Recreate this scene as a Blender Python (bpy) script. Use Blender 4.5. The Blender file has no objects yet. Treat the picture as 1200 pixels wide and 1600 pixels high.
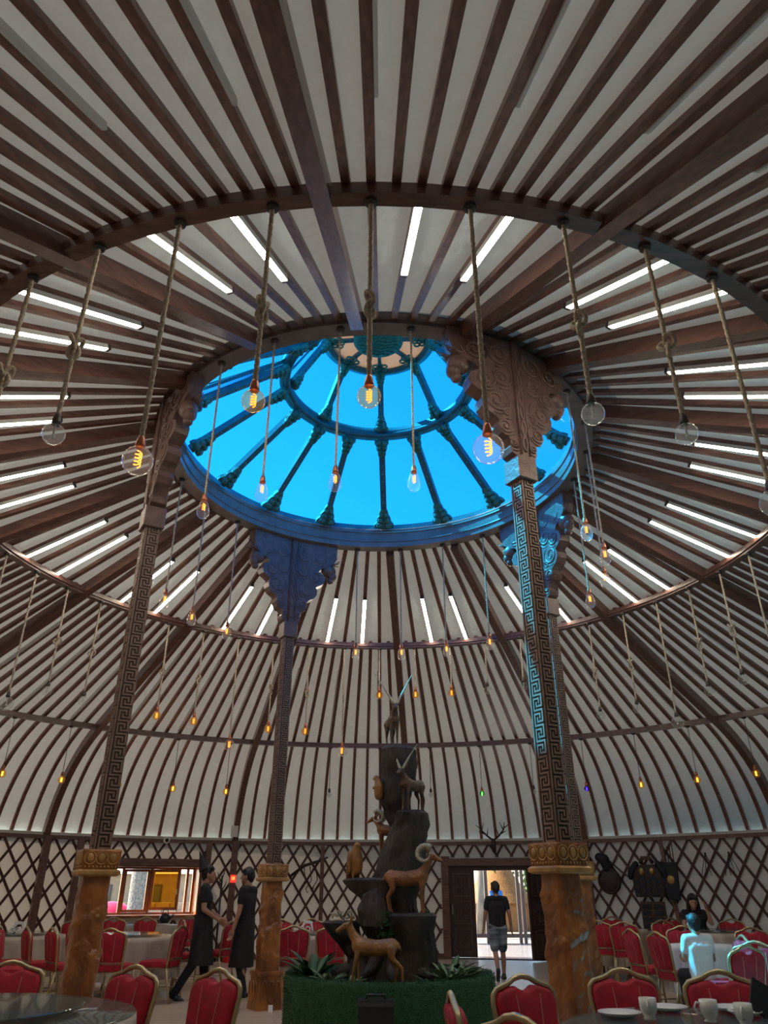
import bpy, bmesh, math, random
from mathutils import Vector, Matrix, Euler
from mathutils import noise as mnoise
from math import pi, sin, cos, radians, sqrt, atan2, hypot
random.seed(7)
SC = bpy.context.scene
COL = SC.collection
R = radians

# ------------------------------------------------------------------ camera
CAM_X, CAM_D, CAM_H = 0.09, 8.965, 1.365
cd = bpy.data.cameras.new('camera'); cam = bpy.data.objects.new('camera', cd); COL.objects.link(cam)
cd.sensor_fit = 'VERTICAL'; cd.sensor_height = 36.0; cd.lens = 1149.5 / 1600 * 36.0
cd.clip_start = 0.05; cd.clip_end = 500
cam.location = (CAM_X, -CAM_D, CAM_H); cam.rotation_euler = (R(90 + 27.27), 0, 0)
SC.camera = cam

# ------------------------------------------------------------------ world, sun, exposure
W = bpy.data.worlds.new('sky'); SC.world = W; W.use_nodes = True
nt = W.node_tree; nt.nodes.clear()
wo = nt.nodes.new('ShaderNodeOutputWorld'); bg = nt.nodes.new('ShaderNodeBackground')
sky = nt.nodes.new('ShaderNodeTexSky'); sky.sky_type = 'NISHITA'; sky.sun_disc = False
SUN_EL, SUN_AZ = 50, 163          # degrees; azimuth measured from +X towards +Y
sky.sun_elevation = R(SUN_EL); sky.sun_rotation = R(90 - SUN_AZ)
sky.air_density = 1.0; sky.dust_density = 0.6; sky.ozone_density = 1.5
bg.inputs['Strength'].default_value = 0.36
nt.links.new(sky.outputs[0], bg.inputs[0]); nt.links.new(bg.outputs[0], wo.inputs[0])
sd = bpy.data.lights.new('sun', 'SUN'); sun = bpy.data.objects.new('sun', sd); COL.objects.link(sun)
sd.energy = 20.0; sd.color = (1.0, 0.82, 0.62); sd.angle = R(0.6)
sun.rotation_euler = Vector((cos(R(SUN_EL)) * cos(R(SUN_AZ)), cos(R(SUN_EL)) * sin(R(SUN_AZ)), sin(R(SUN_EL)))).to_track_quat('Z', 'Y').to_euler()
sun.location = (-20, 0, 25)
SC.view_settings.view_transform = 'Standard'; SC.view_settings.look = 'None'
SC.view_settings.exposure = 0.52; SC.view_settings.gamma = 1.0; SC.view_settings.use_curve_mapping = False
SC.cycles.transparent_max_bounces = 16
SC.cycles.use_denoising = True

# ------------------------------------------------------------------ materials
MATS = {}
def mat(name, col, rough=0.6, metal=0.0, var=0.0, scale=8.0, stretch=(1, 1, 1), bump=0.0, bscale=None, col2=None, coat=0.0, spec=0.5, emit=None, estr=0.0):
    if name in MATS: return MATS[name]
    m = bpy.data.materials.new(name); m.use_nodes = True; t = m.node_tree; b = t.nodes['Principled BSDF']
    b.inputs['Base Color'].default_value = (*col, 1); b.inputs['Roughness'].default_value = rough; b.inputs['Metallic'].default_value = metal
    b.inputs['Coat Weight'].default_value = coat; b.inputs['Coat Roughness'].default_value = 0.15; b.inputs['Specular IOR Level'].default_value = spec
    if emit: b.inputs['Emission Color'].default_value = (*emit, 1); b.inputs['Emission Strength'].default_value = estr
    if var or bump:
        tc = t.nodes.new('ShaderNodeTexCoord'); mp = t.nodes.new('ShaderNodeMapping'); mp.inputs['Scale'].default_value = stretch
        t.links.new(tc.outputs['Object'], mp.inputs[0])
        n = t.nodes.new('ShaderNodeTexNoise'); n.inputs['Scale'].default_value = scale; n.inputs['Detail'].default_value = 5
        t.links.new(mp.outputs[0], n.inputs['Vector'])
        if var:
            c2 = col2 or tuple(c * (1 - var) for c in col)
            r = t.nodes.new('ShaderNodeValToRGB'); r.color_ramp.elements[0].position = 0.35; r.color_ramp.elements[1].position = 0.68
            r.color_ramp.elements[0].color = (*c2, 1); r.color_ramp.elements[1].color = (*col, 1)
            t.links.new(n.outputs['Fac'], r.inputs[0]); t.links.new(r.outputs[0], b.inputs['Base Color'])
        if bump:
            n2 = n
            if bscale:
                n2 = t.nodes.new('ShaderNodeTexNoise'); n2.inputs['Scale'].default_value = bscale; n2.inputs['Detail'].default_value = 4
                t.links.new(mp.outputs[0], n2.inputs['Vector'])
            bp = t.nodes.new('ShaderNodeBump'); bp.inputs['Strength'].default_value = bump; bp.inputs['Distance'].default_value = 0.02
            t.links.new(n2.outputs['Fac'], bp.inputs['Height']); t.links.new(bp.outputs[0], b.inputs['Normal'])
    MATS[name] = m; return m
def glassmat(name, tint, gloss=0.12, rough=0.02, gcol=(1, 1, 1)):
    """thin sheet glass: tinted see-through plus a Fresnel sheen"""
    if name in MATS: return MATS[name]
    m = bpy.data.materials.new(name); m.use_nodes = True; t = m.node_tree; t.nodes.clear()
    o = t.nodes.new('ShaderNodeOutputMaterial'); mx = t.nodes.new('ShaderNodeMixShader')
    tr = t.nodes.new('ShaderNodeBsdfTransparent'); tr.inputs[0].default_value = (*tint, 1)
    gl = t.nodes.new('ShaderNodeBsdfGlossy'); gl.inputs['Roughness'].default_value = rough; gl.inputs[0].default_value = (*gcol, 1)
    lw = t.nodes.new('ShaderNodeLayerWeight'); lw.inputs[0].default_value = gloss
    t.links.new(lw.outputs['Fresnel'], mx.inputs[0]); t.links.new(tr.outputs[0], mx.inputs[1]); t.links.new(gl.outputs[0], mx.inputs[2]); t.links.new(mx.outputs[0], o.inputs[0])
    MATS[name] = m; return m
def bulbmat(name, tint):
    """blown bulb glass: mostly see-through, a sheen towards the rim and a milky haze mixed in to brighten the glass"""
    m = glassmat(name, tint, 0.10, 0.05); t = m.node_tree
    mx = [n for n in t.nodes if n.type == 'MIX_SHADER'][0]; lw = [n for n in t.nodes if n.type == 'LAYER_WEIGHT'][0]; o = [n for n in t.nodes if n.type == 'OUTPUT_MATERIAL'][0]
    mu = t.nodes.new('ShaderNodeMath'); mu.operation = 'MULTIPLY'; mu.inputs[1].default_value = 0.55; t.links.new(lw.outputs['Fresnel'], mu.inputs[0]); t.links.new(mu.outputs[0], mx.inputs[0])
    d = t.nodes.new('ShaderNodeBsdfTranslucent'); d.inputs[0].default_value = (0.9, 0.92, 0.9, 1); m2 = t.nodes.new('ShaderNodeMixShader'); m2.inputs[0].default_value = 0.10  # white translucent share puts a faint milky glow into the glass
    t.links.new(mx.outputs[0], m2.inputs[1]); t.links.new(d.outputs[0], m2.inputs[2]); t.links.new(m2.outputs[0], o.inputs[0]); return m
def emitmat(name, col, s):
    if name in MATS: return MATS[name]
    m = bpy.data.materials.new(name); m.use_nodes = True; t = m.node_tree; t.nodes.clear()
    o = t.nodes.new('ShaderNodeOutputMaterial'); e = t.nodes.new('ShaderNodeEmission'); e.inputs[0].default_value = (*col, 1); e.inputs[1].default_value = s
    t.links.new(e.outputs[0], o.inputs[0]); MATS[name] = m; return m
def fabricmat(name, col, trans, tcol, bump=0.25):
    """cotton lining: diffuse plus daylight glowing through the cloth"""
    m = bpy.data.materials.new(name); m.use_nodes = True; t = m.node_tree; t.nodes.clear()
    o = t.nodes.new('ShaderNodeOutputMaterial'); mx = t.nodes.new('ShaderNodeMixShader'); mx.inputs[0].default_value = trans
    d = t.nodes.new('ShaderNodeBsdfDiffuse'); tl = t.nodes.new('ShaderNodeBsdfTranslucent'); tl.inputs[0].default_value = (*tcol, 1)
    tc = t.nodes.new('ShaderNodeTexCoord')
    n = t.nodes.new('ShaderNodeTexNoise'); n.inputs['Scale'].default_value = 3.0; n.inputs['Detail'].default_value = 6; n.inputs['Distortion'].default_value = 1.2
    t.links.new(tc.outputs['Object'], n.inputs['Vector'])
    r = t.nodes.new('ShaderNodeValToRGB'); r.color_ramp.elements[0].position = 0.3; r.color_ramp.elements[1].position = 0.7
    r.color_ramp.elements[0].color = (*[c * 0.9 for c in col], 1); r.color_ramp.elements[1].color = (*col, 1)
    t.links.new(n.outputs['Fac'], r.inputs[0]); t.links.new(r.outputs[0], d.inputs[0])
    bp = t.nodes.new('ShaderNodeBump'); bp.inputs['Strength'].default_value = bump; bp.inputs['Distance'].default_value = 0.05
    t.links.new(n.outputs['Fac'], bp.inputs['Height']); t.links.new(bp.outputs[0], d.inputs['Normal'])
    t.links.new(d.outputs[0], mx.inputs[1]); t.links.new(tl.outputs[0], mx.inputs[2]); t.links.new(mx.outputs[0], o.inputs[0])
    MATS[name] = m; return m

M_ROOF = fabricmat('roof_lining', (0.47, 0.65, 0.67), 0.031, (0.71, 0.68, 0.66), 0.6)  # teal in the cloth colour stands in for blue skylight bounce
M_WALLF = fabricmat('wall_lining', (0.58, 0.58, 0.55), 0.030, (0.80, 0.70, 0.58))
M_RIB = mat('rib_wood', (0.24, 0.105, 0.078), 0.38, var=0.5, scale=3, stretch=(1, 8, 8), bump=0.08, coat=0.25)
M_BEAM = mat('beam_wood', (0.20, 0.092, 0.070), 0.36, var=0.45, scale=4, stretch=(1, 6, 6), bump=0.08, coat=0.3)
M_LATH = mat('lath_wood', (0.085, 0.026, 0.018), 0.5, var=0.3, scale=6)
M_CARVE = mat('carved_brown_wood', (0.20, 0.115, 0.098), 0.38, var=0.4, scale=9, bump=0.3, bscale=30, coat=0.2)
M_FRET = mat('fret_wood', (0.27, 0.17, 0.13), 0.45, var=0.3, scale=12)
M_FRETBG = mat('fret_ground', (0.045, 0.026, 0.020), 0.6)
M_AMBER = mat('amber_carved_wood', (0.46, 0.17, 0.035), 0.34, var=0.6, scale=5, stretch=(1, 1, 0.5), bump=0.6, bscale=14, col2=(0.16, 0.05, 0.014), coat=0.3)
M_GOLDW = mat('pale_carved_wood', (0.55, 0.30, 0.09), 0.4, var=0.4, scale=9)
M_SKYGL = glassmat('blue_film_glass', (0.02, 0.45, 0.98), 0.08)
M_SPOKE = mat('lantern_paint', (0.05, 0.16, 0.20), 0.5, var=0.3, scale=7)
M_ORN = mat('green_ornament', (0.10, 0.30, 0.24), 0.5, var=0.6, scale=30, bump=0.8, bscale=40)
M_HUB = fabricmat('hub_panel_cloth', (0.66, 0.60, 0.52), 0.22, (0.90, 0.72, 0.54))
M_RING = mat('crown_ring_wood', (0.24, 0.20, 0.20), 0.35, var=0.3, scale=5, bump=0.08, coat=0.3)
M_TUBE = emitmat('tube_glow', (1.0, 0.88, 0.68), 26.0)
M_TUBEOFF = mat('tube_diffuser_off', (0.72, 0.74, 0.74), 0.35)
M_TUBEBOX = mat('tube_housing', (0.72, 0.72, 0.70), 0.5)
M_ROPE = mat('hemp_rope', (0.60, 0.50, 0.38), 0.9, var=0.5, scale=60, bump=0.5)
M_WIRE = mat('lamp_wire', (0.05, 0.035, 0.03), 0.6)
M_SOCK = mat('copper_socket', (0.45, 0.16, 0.08), 0.35, metal=0.7)
M_SOCKD = mat('dark_socket', (0.05, 0.04, 0.035), 0.5)
M_BULB = bulbmat('clear_bulb_glass', (0.93, 0.95, 0.95))
M_BULBA = bulbmat('amber_bulb_glass', (0.97, 0.78, 0.48))
M_FIL = emitmat('filament_glow', (1.0, 0.24, 0.025), 3.2)
M_FILOFF = mat('filament_cold', (0.6, 0.58, 0.5), 0.4)

# ------------------------------------------------------------------ mesh helpers
class MB:
    def __init__(s): s.v = []; s.f = []
    def add(s, vs, fs):
        b = len(s.v); s.v += [tuple(p) for p in vs]; s.f += [tuple(i + b for i in f) for f in fs]; return s
    def box(s, c, d, m=None):
        x, y, z = d[0] / 2, d[1] / 2, d[2] / 2
        vs = [Vector((a, b, e)) for a in (-x, x) for b in (-y, y) for e in (-z, z)]
        if m is not None: vs = [m @ p for p in vs]
        c = Vector(c)
        return s.add([p + c for p in vs], [(0, 1, 3, 2), (4, 6, 7, 5), (0, 4, 5, 1), (2, 3, 7, 6), (0, 2, 6, 4), (1, 5, 7, 3)])
    def rings(s, rs, close=True, caps=True, loop=False):
        n = len(rs[0]); vs = [p for r in rs for p in r]; fs = []
        k = len(rs)
        for i in range(k if loop else k - 1):
            a, b = i * n, ((i + 1) % k) * n
            for j in range(n if close else n - 1):
                j2 = (j + 1) % n; fs.append((a + j, a + j2, b + j2, b + j))
        if caps and not loop and close: fs.append(tuple(range(n - 1, -1, -1))); fs.append(tuple(range((k - 1) * n, k * n)))
        return s.add(vs, fs)
    def tube(s, path, rad, n=8, caps=True, loop=False, flat=1.0):
        P = [Vector(p) for p in path]; k = len(P)
        rad = rad if hasattr(rad, '__len__') else [rad] * k
        rs = []; up = None
        for i in range(k):
            if loop: t = P[(i + 1) % k] - P[i - 1]
            else: t = P[min(i + 1, k - 1)] - P[max(i - 1, 0)]
            t.normalize()
            if up is None:
                up = Vector((0, 0, 1)) if abs(t.z) < 0.9 else Vector((1, 0, 0))
            x = up.cross(t); x.normalize(); up = t.cross(x); up.normalize()
            rs.append([P[i] + x * cos(2 * pi * j / n) * rad[i] + up * sin(2 * pi * j / n) * rad[i] * flat for j in range(n)])
        return s.rings(rs, caps=caps, loop=loop)
    def lathe(s, prof, n=24, c=(0, 0, 0), caps=False):
        c = Vector(c)
        rs = [[c + Vector((r * cos(2 * pi * j / n), r * sin(2 * pi * j / n), z)) for j in range(n)] for r, z in prof]
        return s.rings(rs, caps=caps)
    def ball(s, c, r, n=12, m=8, rot=None):
        r = r if hasattr(r, '__len__') else (r, r, r); c = Vector(c); rs = []
        for i in range(m + 1):
            a = pi * (i + 0.02 if i == 0 else (i - 0.02 if i == m else i)) / m
            ring = [Vector((r[0] * sin(a) * cos(2 * pi * j / n), r[1] * sin(a) * sin(2 * pi * j / n), -r[2] * cos(a))) for j in range(n)]
            rs.append([c + (rot @ p if rot is not None else p) for p in ring])
        return s.rings(rs)
    def prism(s, out, a, b, f):
        """outline of 2-D points swept from a to b; f(u, v, w) gives the 3-D point"""
        n = len(out)
        return s.rings([[f(u, v, a) for u, v in out], [f(u, v, b) for u, v in out]])
    def xf(s, m): s.v = [tuple(m @ Vector(p)) for p in s.v]; return s
    def mesh(s, name, m, smooth=False):
        me = bpy.data.meshes.new(name); me.from_pydata(s.v, [], s.f); me.update()
        bm = bmesh.new(); bm.from_mesh(me); bmesh.ops.recalc_face_normals(bm, faces=bm.faces); bm.to_mesh(me); bm.free()
        if m: me.materials.append(m)
        if smooth:
            me.polygons.foreach_set('use_smooth', [True] * len(me.polygons))
            if smooth == 'auto': me.set_sharp_from_angle(angle=R(40))
        return me
    def build(s, name, m, parent=None, smooth=False, loc=None, rz=0.0):
        return link(name, s.mesh(name, m, smooth), parent, loc, rz)
def link(name, me, parent=None, loc=None, rz=0.0):
    o = bpy.data.objects.new(name, me); COL.objects.link(o)
    if parent: o.parent = parent
    if loc is not None: o.location = loc
    if rz: o.rotation_euler = (0, 0, rz)
    return o
def empty(name, loc=(0, 0, 0), rz=0.0):
    o = bpy.data.objects.new(name, None); COL.objects.link(o); o.location = loc; o.rotation_euler = (0, 0, rz); o.empty_display_size = 0.1
    return o
def tag(o, label=None, cat=None, group=None, kind=None):
    if label: o['label'] = label
    if cat: o['category'] = cat
    if group: o['group'] = group
    if kind: o['kind'] = kind
    return o
def copy_tree(o, parent=None):
    c = o.copy(); COL.objects.link(c); c.parent = parent
    for ch in o.children: copy_tree(ch, c)
    return c
def pol(r, az, z=0.0): return Vector((r * cos(R(az)), r * sin(R(az)), z))
def bez(p0, p1, p2, n): return [tuple((1 - t) ** 2 * a + 2 * t * (1 - t) * b + t * t * c for a, b, c in zip(p0, p1, p2)) for t in [i / n for i in range(n + 1)]]
def finish(o, *mods):
    """bake modifiers into the mesh"""
    for kind, kw in mods:
        md = o.modifiers.new(kind.lower(), kind)
        for k, v in kw.items(): setattr(md, k, v)
    bpy.context.view_layer.update()
    dg = bpy.context.evaluated_depsgraph_get(); ev = o.evaluated_get(dg)
    me = bpy.data.meshes.new_from_object(ev); o.modifiers.clear(); old = o.data; o.data = me; bpy.data.meshes.remove(old)
    me.polygons.foreach_set('use_smooth', [True] * len(me.polygons))
    return o
def blob(name, chains, m, parent=None, voxel=0.008, smooth=4, balls=()):
    """continuous skin over tapered limbs: chains of (point, radius), fused by a voxel remesh"""
    b = MB()
    for ch in chains:
        for i, (p, r) in enumerate(ch):
            b.ball(p, r * 0.999, 10, 7)
            if i + 1 < len(ch):
                q, r2 = ch[i + 1]
                if (Vector(q) - Vector(p)).length > 1e-4: b.tube([p, q], [r, r2], 10)
    for bl in balls: b.ball(*bl)
    o = b.build(name, m, parent)
    return finish(o, ('REMESH', dict(mode='VOXEL', voxel_size=voxel)), ('SMOOTH', dict(factor=0.5, iterations=smooth)))

# ------------------------------------------------------------------ the yurt: proportions
R0, Z0 = 2.757, 6.72      # crown ring, inner lower edge
R1, Z1 = 5.385, 5.68      # middle ring beam, underside
R2, Z2 = 8.81, 4.32       # lower ring beam
R3, Z3 = 10.73, 2.39      # top of the lattice wall
SL = (Z0 - Z1) / (R1 - R0)
MAIN = [86.25 + 22.5 * k for k in range(16)]
def profile(off, r_in=2.86):
    """roof section from the crown ring to the wall top, raised by off"""
    pts = [(r_in, Z1 + SL * (R1 - r_in)), (R1 + 0.02, Z1 - SL * 0.02), ((R1 + R2) / 2, (Z1 + Z2) / 2), (R2, Z2)]
    pts += bez((R2, Z2), (10.35, Z2 - SL * (10.35 - R2)), (R3, Z3), 10)[1:]
    out = []
    for i, (r, z) in enumerate(pts):
        a = pts[max(i - 1, 0)]; b = pts[min(i + 1, len(pts) - 1)]
        t = Vector((b[0] - a[0], b[1] - a[1])).normalized()
        out.append((r - t.y * off, z + t.x * off))
    return out

# floor -------------------------------------------------------------
def floormat():
    m = bpy.data.materials.new('floor_tiles'); m.use_nodes = True; t = m.node_tree; b = t.nodes['Principled BSDF']
    tc = t.nodes.new('ShaderNodeTexCoord'); br = t.nodes.new('ShaderNodeTexBrick')
    br.inputs['Scale'].default_value = 1.0; br.inputs['Brick Width'].default_value = 1.2; br.inputs['Row Height'].default_value = 0.2; br.inputs['Mortar Size'].default_value = 0.004
    br.inputs['Color1'].default_value = (0.52, 0.41, 0.31, 1); br.inputs['Color2'].default_value = (0.42, 0.33, 0.25, 1); br.inputs['Mortar'].default_value = (0.12, 0.09, 0.07, 1)
    t.links.new(tc.outputs['Object'], br.inputs['Vector']); t.links.new(br.outputs['Color'], b.inputs['Base Color'])
    b.inputs['Roughness'].default_value = 0.28
    return m
fl = MB(); fl.lathe([(0.01, 0.0), (R3 + 0.35, 0.0)], 96); o = fl.build('floor', floormat()); tag(o, kind='structure')

# roof --------------------------------------------------------------
pr = profile(0.165, 2.86)
roof = MB(); NA = 384
rs = []
for r, z in pr: rs.append([pol(r, 360 * j / NA, z) for j in range(NA)])
roof.rings(rs, caps=False)
ceil = roof.build('ceiling', M_ROOF, smooth=True); tag(ceil, kind='structure')
def rafter_mesh(name, w, lo, hi, m, r_in):
    a, b = profile(lo, r_in), profile(hi, r_in); k = MB()
    k.rings([[(p[0], -w / 2, p[1]), (p[0], w / 2, p[1]), (q[0], w / 2, q[1]), (q[0], -w / 2, q[1])] for p, q in zip(a, b)])
    return k.mesh(name, m)
rib_me = rafter_mesh('rib', 0.066, 0.105, 0.160, M_RIB, 2.92)
short_me = rafter_mesh('rib', 0.066, 0.105, 0.160, M_RIB, R1 - 0.04)   # the odd ribs stop on the middle ring beam
main_me = rafter_mesh('main_rafter', 0.135, -0.012, 0.164, M_BEAM, 2.95)
for k in range(16):
    link('main_rafter', main_me, ceil, rz=R(MAIN[k]))
    for j in range(1, 12): link('rib', short_me if j % 2 else rib_me, ceil, rz=R(MAIN[k] + 1.875 * j))
def ring_seg(r, z, h, w, a0, a1, n=6):
    k = MB(); rs = []
    for i in range(n + 1):
        az = a0 + (a1 - a0) * i / n
        rs.append([pol(r - w / 2, az, z), pol(r - w / 2, az, z + h), pol(r + w / 2, az, z + h), pol(r + w / 2, az, z)])
    return k.rings(rs)
g = 0.75
for k in range(16):
    seg = ring_seg(R1, Z1, 0.105, 0.12, MAIN[k] + g, MAIN[k] + 22.5 - g)
    seg.rings(ring_seg_r := [[pol(R1 - 0.085, a, Z1 + 0.03), pol(R1 - 0.085, a, Z1 + 0.10), pol(R1 - 0.055, a, Z1 + 0.10), pol(R1 - 0.055, a, Z1 + 0.03)] for a in [MAIN[k] + g + (22.5 - 2 * g) * i / 6 for i in range(7)]])
    seg.build('ring_beam', M_BEAM, ceil)
    ring_seg(R2, Z2 + 0.01, 0.10, 0.10, MAIN[k] + 0.45, MAIN[k] + 22.05).build('ring_beam', M_BEAM, ceil)

# wall ---------------------------------------------------------------
DOOR = (68.6, 81.9); WIN = (112.6, 123.9); WZ = (0.90, 1.86); DZ = 1.93
def wall_patch(k, a0, a1, z0, z1, r):
    n = max(2, int((a1 - a0) / 1.5)); k.rings([[pol(r, a0 + (a1 - a0) * i / n, z0), pol(r, a0 + (a1 - a0) * i / n, z1)] for i in range(n + 1)], close=False)
wf = MB(); RW = R3 + 0.03
wall_patch(wf, DOOR[1], WIN[0], 0, Z3 + 0.1, RW); wall_patch(wf, WIN[1], 360 + DOOR[0], 0, Z3 + 0.1, RW)
wall_patch(wf, DOOR[0], DOOR[1], DZ, Z3 + 0.1, RW); wall_patch(wf, WIN[0], WIN[1], WZ[1], Z3 + 0.1, RW); wall_patch(wf, WIN[0], WIN[1], 0, WZ[0], RW)
wall = wf.build('wall_round', M_WALLF, smooth=True); tag(wall, kind='structure')
DA = 1.875; RISE = 8.4375      # degrees a lath travels over the wall height (4.5 diamonds)
def lath(a_bot, sgn, z0, z1, rr):
    k = MB(); n = max(1, int(round((z1 - z0) / 0.5))); w = 0.026; rs = []
    for i in range(n + 1):
        z = z0 + (z1 - z0) * i / n; a = a_bot + sgn * RISE * z / Z3
        da = math.degrees(w / 0.83 / rr)
        rs.append([pol(rr, a - da, z), pol(rr, a + da, z), pol(rr + 0.014, a + da, z), pol(rr + 0.014, a - da, z)])
    return k.rings(rs)
lath_me = {s: lath(0, s, 0.0, Z3, R3 - 0.012 - (0.016 if s > 0 else 0)).mesh('lath', M_LATH) for s in (1, -1)}
def spans(a_bot, sgn):
    """stretches of one lath that are not cut away by the door or the window"""
    N = 48; ok = []
    for i in range(N):
        z = Z3 * (i + 0.5) / N; a = a_bot + sgn * RISE * z / Z3
        cut = (DOOR[0] - .4 < a < DOOR[1] + .4 and z < DZ + 0.14) or (WIN[0] - .5 < a < WIN[1] + .5 and WZ[0] - 0.1 < z < WZ[1] + 0.14)
        ok.append(not cut)
    out = []; i = 0
    while i < N:
        if ok[i]:
            j = i
            while j < N and ok[j]: j += 1
            if j - i > 2: out.append((Z3 * i / N, Z3 * j / N))
            i = j
        else: i += 1
    return out
rest = MB()
for k in range(192):
    for sgn in (1, -1):
        a = DA * k; mid = (a + sgn * RISE / 2) % 360
        if 42 < mid < 138:
            sp = spans(a, sgn)
            if len(sp) == 1 and sp[0] == (0.0, Z3): link('lath', lath_me[sgn], wall, rz=R(a))
            else:
                for z0, z1 in sp: lath(a, sgn, z0, z1, R3 - 0.012 - (0.016 if sgn > 0 else 0)).build('lath', M_LATH, wall)
        else:
            q = lath(a, sgn, 0.0, Z3, R3 - 0.012 - (0.016 if sgn > 0 else 0)); rest.add(q.v, q.f)
o = rest.build('lath', M_LATH, wall); o['kind'] = 'stuff'
for k in range(16): ring_seg(R3 - 0.03, Z3 - 0.035, 0.075, 0.075, MAIN[k], MAIN[k] + 22.5, 8).build('wall_rail', M_BEAM, wall)
def post(a, w, d=0.10, z1=Z3, lean=0.0, m=None):
    k = MB(); da = math.degrees(w / 2 / R3)
    k.rings([[pol(R3 - 0.06 - d + q, a + lean * z + s, z) for q, s in ((0, -da), (0, da), (d, da), (d, -da))] for z in (0, z1)])
    k.build('wall_post', m or M_BEAM, wall)
for a, w in ((131.25, 0.15), (127.4, 0.13), (125.0, 0.11), (112.0, 0.12), (108.75, 0.14), (97.5, 0.09), (63.75, 0.14), (41.25, 0.14)): post(a, w)
post(53.6, 0.08, 0.05, lean=0.5)
base_k = MB()
for a0, a1 in ((DOOR[1] + .2, 360 + DOOR[0] - .2),):
    base_k.rings([[pol(R3 - 0.05, a, 0.001), pol(R3 - 0.05, a, 0.10), pol(R3, a, 0.10), pol(R3, a, 0.001)] for a in [a0 + (a1 - a0) * i / 160 for i in range(161)]])
tag(base_k.build('baseboard_round', M_BEAM), kind='structure')

# ------------------------------------------------------------------ skylight lantern
sk = empty('window_1', (0, 0, Z0)); tag(sk, kind='structure')
def P(o): return o
def zz(b): b.v = [(x, y, z - Z0) for x, y, z in b.v]; return b
k = MB()
sec = [(R0, Z0), (R0, Z0 + 0.33), (R0 + 0.20, Z0 + 0.33), (R0 + 0.20, Z0 + 0.14), (R0 + 0.30, Z0 + 0.14), (R0 + 0.30, Z0 + 0.045), (R0 + 0.20, Z0 + 0.045), (R0 + 0.20, Z0)]
k.rings([[pol(r, 360 * j / 128, z) for r, z in sec] for j in range(128)], loop=True)
k.rings([[pol(r, 360 * j / 128, z) for r, z in ((R0 + .035, Z0 + .31), (R0 + .035, Z0 + .44), (R0 + .20, Z0 + .44), (R0 + .20, Z0 + .31))] for j in range(128)], loop=True)
zz(k).build('crown_ring', M_RING, sk, smooth='auto')
for dz, rr in ((0.10, 0.016), (0.27, 0.016)):
    k = MB(); k.tube([pol(R0 - 0.002, 360 * j / 128, Z0 + dz) for j in range(128)], rr, 6, loop=True); zz(k).build('ring_moulding', M_RING, sk, smooth=True)
LA = (2.72, Z0 + 0.34); LB = (1.37, 8.10); LB2 = (1.33, 8.16); LC = (0.79, 9.0)
SP = 88.0
def bar(b, p, q, w, d, az):
    """straight bar of rectangular section between two (r, z) points in the plane of azimuth az"""
    t = Vector((q[0] - p[0], q[1] - p[1])).normalized(); n = Vector((-t.y, t.x)) * (-1 if -t.y < 0 else 1)
    side = Vector((-sin(R(az)), cos(R(az)), 0)) * w / 2
    def at(c, e): return pol(c[0] + n.x * e, az, c[1] + n.y * e)
    return b.rings([[at(c, -d / 2) - side, at(c, -d / 2) + side, at(c, d / 2) + side, at(c, d / 2) - side] for c in (p, q)])
def ornament(b, p, q, w0, w1, az, d=0.06):
    """scalloped leaf ornament lying along a spoke, wide at p and narrow at q, proud of its underside"""
    t = Vector((q[0] - p[0], q[1] - p[1])); L = t.length; t.normalize(); n = Vector((t.y, -t.x))
    if n.y > 0: n = -n
    side = Vector((-sin(R(az)), cos(R(az)), 0))
    out = []
    for sgn in (1, -1):
        row = []
        for i in range(13):
            s = i / 12; w = w0 + (w1 - w0) * s ** 0.8; w *= 1 + 0.16 * abs(sin(s * pi * 3)) - 0.05
            row.append((s * L, sgn * w / 2))
        out += row if sgn > 0 else row[::-1]
    def f(u, v, e): return pol(p[0] + t.x * u + n.x * e, az, p[1] + t.y * u + n.y * e) + side * v
    b.prism(out, 0.0, d, f)
    for i in range(3):
        for sg in (1, -1):
            u = L * (0.16 + 0.26 * i); w = (w0 + (w1 - w0) * (u / L)) * 0.24
            b.ball(f(u, sg * w, d), (w * 0.8 + 0.008,) * 3, 8, 6)
def lerp2(p, q, t): return (p[0] + (q[0] - p[0]) * t, p[1] + (q[1] - p[1]) * t)
for i in range(16):
    az = SP + 22.5 * i
    k = MB(); bar(k, LA, LB, 0.10, 0.09, az); sp = zz(k).build('lower_spoke', M_SPOKE, sk)
    k = MB(); ornament(k, lerp2(LA, LB, 0.02), lerp2(LA, LB, 0.23), 0.36, 0.10, az); ornament(k, lerp2(LA, LB, 0.97), lerp2(LA, LB, 0.80), 0.24, 0.10, az)
    for t in (0.30, 0.38, 0.46, 0.54, 0.62, 0.70):
        c = lerp2(LA, LB, t); k.ball(pol(c[0] - 0.02, az, c[1] - 0.035), (0.022, 0.022, 0.02), 6, 5)
    zz(k).build('spoke_ornament', M_ORN, sp)
    if i % 2 == 0:
        k = MB(); bar(k, LB2, LC, 0.09, 0.08, az); sp = zz(k).build('upper_spoke', M_SPOKE, sk)
        k = MB(); ornament(k, lerp2(LB2, LC, 0.03), lerp2(LB2, LC, 0.28), 0.25, 0.09, az); ornament(k, lerp2(LB2, LC, 0.98), lerp2(LB2, LC, 0.78), 0.20, 0.09, az)
        for t in (0.36, 0.48, 0.6, 0.7):
            c = lerp2(LB2, LC, t); k.ball(pol(c[0] - 0.03, az, c[1] - 0.02), (0.02, 0.02, 0.02), 6, 5)
        zz(k).build('spoke_ornament', M_ORN, sp)
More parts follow.
